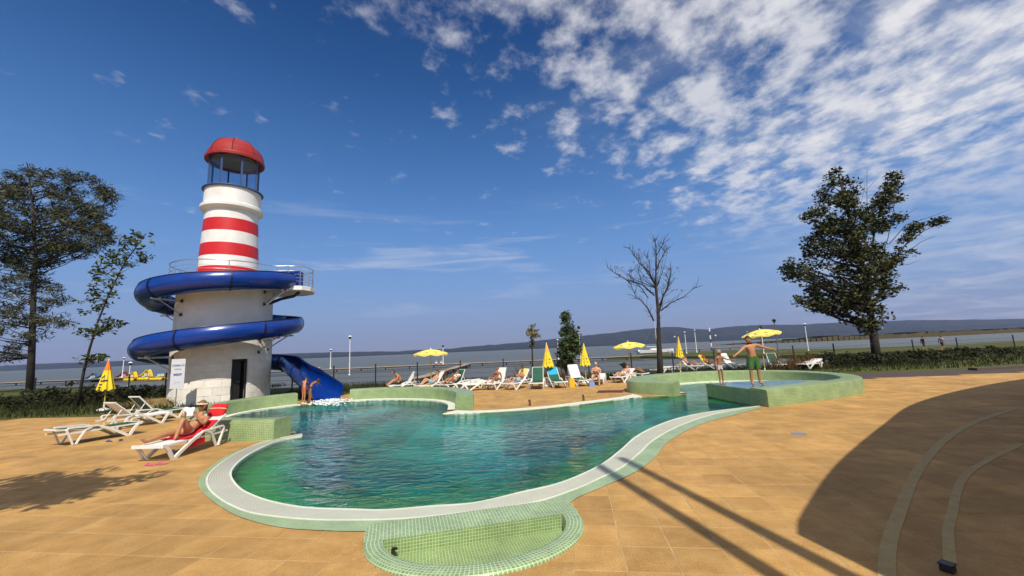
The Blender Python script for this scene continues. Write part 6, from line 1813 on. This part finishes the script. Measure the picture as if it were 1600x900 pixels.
def lamp(px, ytop, Yd, label, hm=None, zb=-0.35, m=None, globe=True):
    p = AY(px, ytop, Yd); e = tag(empty('street_lamp', (p.x, Yd, zb)), label, 'street lamp', 'lamps on the lake shore'); H_ = p.z - zb; m = m or M_white
    r = .035 + .0005 * Yd
    mb = MB(); mb.tube([(0, 0, 0), (0, 0, H_ - .45)], [r * 1.1, r * .8], 8); mb.build('pole', m, e)
    mb = MB(); mb.lathe([(0, H_ - .5), (.13, H_ - .48), (.20, H_ - .2), (.0, H_ - .18)], seg=12); mb.build('lamp_glass', M_dark, e, smooth=40)
    mb = MB(); mb.lathe([(0, H_), (.12, H_ - .06), (.27, H_ - .17), (.27, H_ - .2), (.0, H_ - .2)], seg=12); mb.build('lamp_cap', m if globe else M_dark, e, smooth=40)
    mb = MB(); mb.lathe([(0, 0), (r * 2, 0), (r * 2, .05), (r, .25)], seg=10); mb.build('base', m, e)
lamp(547, 524, 58, 'tall white lamp standing right of the slide', zb=-.5)
lamp(517, 545, 87, 'small lamp on the long pier behind the slide')
lamp(194, 558, 88, 'lamp pole on the water behind the furled lettered parasol')
lamp(204, 565, 60, 'grey pole right of the furled lettered parasol', zb=-.9)
lamp(692, 539, 87, 'lamp on the pier beside the left open parasol', globe=False)
lamp(871, 530, 89, 'lamp on the pier left of the bushy tree')
lamp(904, 509, 60, 'dark-headed lamp right of the bushy tree', zb=-.5, globe=False)
lamp(1069.5, 518, 100, 'white lamp on the spit right of the furled parasol', zb=-.55)
lamp(1085, 515, 105, 'white lamp on the spit, right one of a pair', zb=-.55)
lamp(1188, 509, 70, 'dark lamp hidden behind the leaning parasol', zb=-.3, globe=False)
lamp(1209, 498, 52, 'dark-headed lamp right of the leaning parasol', zb=-.1, m=mat('lamp_grey', (.12, .12, .12), .5), globe=False)
lamp(1257, 505, 80, 'white lamp on the grass left of the big tree', zb=-.5)
# red and white marker mast
p = AY(1108, 512, 140); e = tag(empty('marker_mast', (p.x, 140, -1)), 'banded white and dark marker mast beyond the spit', 'mast')
for k in range(6):
    z0 = (p.z + 1) * k / 6; mb = MB(); mb.tube([(0, 0, z0), (0, 0, z0 + (p.z + 1) / 6 - .002)], .22, 10); mb.build('band', M_white if k % 2 else mat('mast_dark', (.05, .05, .07), .6), e)

# ------------------------------------------------------------------ boats
def hull_mesh(L_, w, h, bow=0.35):
    mb = MB(); n = 12
    for k in range(n + 1):
        f = k / n; ww = w / 2 * (1 - max(0, (f - (1 - bow)) / bow) ** 2) * (0.85 + 0.15 * min(1, f * 4)); x = (f - .5) * L_; sh = .12 * h * (2 * f - 1) ** 2
        mb.v += [(x, -ww, h + sh), (x, -ww * .75, h * .35), (x, 0, 0), (x, ww * .75, h * .35), (x, ww, h + sh), (x, ww * .8, h + sh - .05), (x, 0, h * .55), (x, -ww * .8, h + sh - .05)]
    for k in range(n):
        for j in range(8): mb.f.append((8 * k + j, 8 * k + (j + 1) % 8, 8 * k + 8 + (j + 1) % 8, 8 * k + 8 + j))
    mb.f += [tuple(range(8)), tuple(8 * n + j for j in reversed(range(8)))]
    return mb
def pedal_boat(px, py, m, label, rz=0.0, slide=True, s=1.0):
    p = G(px, py, -1.0); e = tag(empty('pedal_boat', (p.x, p.y, -1.05), rz), label, 'pedal boat', 'pedal boats moored at the left'); e.scale = (s, s, s)
    for sg in (-1, 1):
        mb = MB()
        n = 10
        for k in range(n + 1):
            f = k / n; w_ = .30 * math.sin(PI * min(1, .12 + f * .88)) ** .4 + .02; x = (f - .5) * 3.2
            for j in range(8):
                a = 2 * PI * j / 8; mb.v.append((x, sg * .55 + w_ * math.cos(a), .28 + .28 * math.sin(a) + (.14 * (f - .8) if f > .8 else 0)))
        for k in range(n):
            for j in range(8): mb.f.append((8 * k + j, 8 * k + (j + 1) % 8, 8 * k + 8 + (j + 1) % 8, 8 * k + 8 + j))
        mb.f += [tuple(range(8)), tuple(8 * n + j for j in reversed(range(8)))]
        mb.build('pontoon', m, e, smooth=True)
    mb = MB(); mb.box((0, 0, .52), (2.6, 1.3, .12)); mb.build('platform', m, e, bevel=.03)
    for sg in (-1, 1):
        mb = MB(); mb.box((-.3, sg * .32, .75), (.5, .5, .14)); mb.box((-.6, sg * .32, 1.0), (.14, .5, .5)); mb.build('seat', M_plastic, e, bevel=.03)
    if slide:
        mb = MB(); P_ = [(-1.5, .5), (-1.2, 1.2), (-.8, 1.75), (-.5, 1.8), (-.2, 1.5), (.5, 1.0), (1.2, .75), (1.6, .7)]
        for x, z in P_: mb.v += [(x, -.30, z + .14), (x, -.27, z), (x, .27, z), (x, .30, z + .14), (x, .24, z - .06), (x, -.24, z - .06)]
        for k in range(len(P_) - 1):
            for j in range(6): mb.f.append((6 * k + j, 6 * k + (j + 1) % 6, 6 * k + 6 + (j + 1) % 6, 6 * k + 6 + j))
        mb.f += [tuple(range(6)), tuple(6 * (len(P_) - 1) + j for j in reversed(range(6)))]
        mb.build('slide', m, e, smooth=40)
My = mat('boat_yellow', (.72, .50, .01), .35); Mr_ = mat('boat_red', (.22, .012, .02), .4); Mg_ = mat('boat_green', (.01, .12, .05), .4); Mb_ = mat('boat_blue', (.03, .10, .22), .4)
pedal_boat(226, 594, My, 'yellow pedal boat with slide, rightmost of the moored boats', rz=2.9, s=1.15)
pedal_boat(205, 595, My, 'yellow pedal boat beside the grey pole', rz=2.8)
pedal_boat(190, 594, Mr_, 'dark red pedal boat behind the lettered parasol', rz=3.0)
pedal_boat(158, 596, Mg_, 'green pedal boat left of the lettered parasol', rz=3.1)
pedal_boat(142, 596, Mb_, 'blue pedal boat leftmost of the moored boats', rz=3.0)
pedal_boat(247, 594, My, 'low yellow pedal boat without slide beside the white sign', rz=2.9, slide=False)
p = G(1026, 552.5, -1.0); e = tag(empty('sailing_boat', (p.x, p.y, -1.1), 0.05), 'white sailing boat with bare mast moored behind the bare tree', 'boat')
bs = p.y / 100
hull_mesh(8.5 * bs, 2.4, 1.3).build('hull', M_white, e, smooth=40)
mb = MB(); mb.box((-.4, 0, 1.45), (3.0, 1.4, .5)); mb.build('cabin', M_white, e, bevel=.1)
mb = MB(); mb.tube([(.3, 0, 1.2), (.3, 0, 1.2 + 6.9 * bs)], [.09, .06], 8); mb.build('mast', M_white, e)
mb = MB(); mb.tube([(.3, 0, 2.2), (-3.0, 0, 2.3)], .07, 8); mb.build('boom', M_white, e)
for x in (-3.9, 4.0):
    mb = MB(); mb.tube([(.3, 0, 1.1 + 6.7 * bs), (x * bs, 0, 1.4)], .018, 4); mb.build('stay', M_steel, e)

# ------------------------------------------------------------------ sign on a post
sg_ = G(268, 640)
sp_ = Vector((sg_.x, sg_.y + 0.2, 0)); SG_ = tag(empty('information_sign', sp_, rad(34)), 'white information sign with blue lettering on a thin post by the lighthouse', 'sign')
mb = MB(); mb.tube([(0, .02, -.05), (0, .02, 2.3)], .022, 8); mb.build('post', M_steel, SG_)
mb = MB(); mb.box((0, -.02, 1.62), (.52, .02, 1.38)); bd = mb.build('board', mat('sign_white', (.62, .63, .66), .5, var=.08), SG_, bevel=.004)
def text(txt, x, z, size, m, parent, y=-.034):
    c = bpy.data.curves.new('lettering', 'FONT'); c.body = txt; c.size = size; c.align_x = 'CENTER'; c.extrude = .001; c.offset = size * .025
    o = bpy.data.objects.new('lettering', c); COL.objects.link(o); dg = bpy.context.evaluated_depsgraph_get(); me = bpy.data.meshes.new_from_object(o.evaluated_get(dg)); bpy.data.objects.remove(o)
    o = bpy.data.objects.new('lettering', me); me.materials.append(m); COL.objects.link(o); o.parent = parent; o.location = (x, y, z); o.rotation_euler = (PI / 2, 0, 0); return o
M_bt = mat('sign_blue', (.02, .04, .26), .5)
text('ODBLI-O', 0, 1.97, .115, M_bt, bd); text('OTTI-R', 0, 1.80, .075, M_bt, bd); text('MEIP', 0, 1.53, .15, M_bt, bd); text('ooo ooooo', 0, 1.20, .05, mat('sign_grey', (.35, .35, .40), .6), bd)

# ------------------------------------------------------------------ distant people and houses
FG = 'people far off on the shore'
def far(px, py, z, label, shirt, h=1.72, rz=0.0, J=None, pants=(0.03, .03, .035)):
    g = G(px, py, z)
    person('person', label, J or STAND, h, (g.x, g.y, z), rz, group=FG, fingers=False, wear=[('shirt', fabric('s%d%d' % (px, py), shirt), w_shirt, .02), ('shorts', fabric('p%d' % px, pants), w_shorts, .02)])
Jwalk = mirror(dict(STAND)); Jwalk.update(knL=(.10, -.16, .52), anL=(.10, -.22, .09), toL=(.11, -.36, .04), knR=(-.10, .05, .50), anR=(-.10, .25, .12), toR=(-.10, .13, .03), elL=(.24, .12, 1.15), wrL=(.24, .10, .90), paL=(.24, .06, .83), elR=(-.24, -.08, 1.15), wrR=(-.24, -.25, .97), paR=(-.24, -.31, .92))
far(1445, 549, -.06, 'person in dark shirt walking on the grass by the fence post', (.02, .02, .03), rz=1.2, J=Jwalk)
far(1474, 549, -.06, 'person in pale shirt and red cap at the right picture edge', (.5, .38, .34), rz=1.4, J=Jwalk, pants=(.03, .02, .02))
for k, (px_, py_, c, lab) in enumerate([(682, 568.5, (.7, .7, .7), 'left one of two people in white sitting on the long pier'), (688.5, 568, (.75, .75, .75), 'right one of two people in white sitting on the long pier')]):
    g = AY(px_, py_, 86.6)
    person('person', lab, sit(zs=-.08, y0=0, legs='up'), 1.75, (g.x, 86.4 + k, -.33), .3, group=FG, fingers=False, wear=[('shirt', wht, w_shirt, .03), ('shorts', fabric('seatp', (.02, .02, .03)), w_shorts, .03)], cap=wht)
g = AY(498, 575, 85.6)
person('person', 'bather sitting on the long pier above the slide', sit(zs=-.08, y0=0, legs='up'), 1.75, (g.x, 85.8, -.33), .2, group=FG, fingers=False)
for k, px_ in enumerate((1100, 1112, 1124, 1138, 1148)):
    g = AY(px_, 546, 133.2)
    person('person', ['leftmost', 'second', 'middle', 'fourth', 'rightmost'][k] + ' of the people lined up on the far landing stage', sit(zs=-.08, y0=0, legs='up') if k % 2 else STAND, 1.7, (g.x, 133.2, -.08), .4 * k, group=FG, fingers=False, wear=[('swim_trunks', blk_, w_trunks, .02)])
HG = 'houses on the far hillside'
rg = random.Random(12); hm = None
ORD = 'first second third fourth fifth sixth seventh eighth ninth tenth eleventh twelfth thirteenth fourteenth fifteenth sixteenth'.split()
HX = sorted(rg.uniform(985, 1470) for _ in range(16))
for k in range(16):
    px_ = HX[k]; Yd = rg.uniform(3420, 3800); f = (Yd - 3300) / 900
    top = np.interp(px_, [a for a, b in sk], [b for a, b in sk]); hor = 546 - (px_ - 804) * .0419
    py_ = top + (hor - top) * rg.uniform(.40, .85)
    p = AY(px_, py_, Yd); w_ = rg.uniform(8, 15)
    e = tag(empty('house', (p.x, Yd, p.z), rg.uniform(-.4, .4)), 'tiny pale house on the far wooded hillside, %s from the left' % ORD[k], 'house', HG)
    mb = MB(); mb.box((0, 0, -5), (w_, 10, 16)); mb.build('wall', M_white, e)
    mb = MB(); mb.v = [(-w_ / 2 - .5, -5.6, 3), (w_ / 2 + .5, -5.6, 3), (w_ / 2 + .5, 5.6, 3), (-w_ / 2 - .5, 5.6, 3), (-w_ / 2, 0, 6), (w_ / 2, 0, 6)]; mb.f = [(0, 1, 5, 4), (2, 3, 4, 5), (1, 2, 5), (3, 0, 4), (0, 3, 2, 1)]; mb.build('roof', mat('tile_roof', (.16, .06, .04), .8), e)

# ------------------------------------------------------------------ air over the lake
mb = MB(); mb.box((0, 1500, 105), (14000, 6600, 222)); hz_ = mb.build('haze', None)
mh = bpy.data.materials.new('haze_air'); mh.use_nodes = True; t = mh.node_tree; t.nodes.clear()
o_ = N(t, 'ShaderNodeOutputMaterial'); v_ = N(t, 'ShaderNodeVolumePrincipled', ins={'Color': (.55, .66, 1.0, 1), 'Density': 0.000075, 'Anisotropy': 0.2}); t.links.new(v_.outputs[0], o_.inputs['Volume'])
hz_.data.materials.append(mh); tag(hz_, kind='stuff')

# ------------------------------------------------------------------ tree just outside the left edge; its shade lies by the loungers
e = tag(empty('shade_tree', (-7.9, 2.5, 0)), 'slim leafy tree just outside the left edge, shading the paving', 'tree')
rng = np.random.default_rng(77); cl_ = []
mb = MB(); mb.tube([(0, 0, -.05), (.1, .1, 2.5), (.2, .5, 4.6), (.3, .9, 6.2)], [.11, .09, .06, .02], 8)
for k in range(34):
    c = (rng.normal(.45, 0.85), rng.normal(.7, .42), rng.uniform(4.6, 6.2), rng.uniform(.8, 1.3)); cl_.append(c)
    mb.tube([(.15, .4, 4.0), (c[0] * .6, c[1] * .7, c[2] - .5), c[:3]], [.03, .02, .006], 5, caps=False)
mb.build('trunk', M_bark, e, smooth=True)
C, A, B_ = leaves(rng, cl_, 60, .38, .12); quads_mesh('crown', C, A, B_, M_leaf2, e)
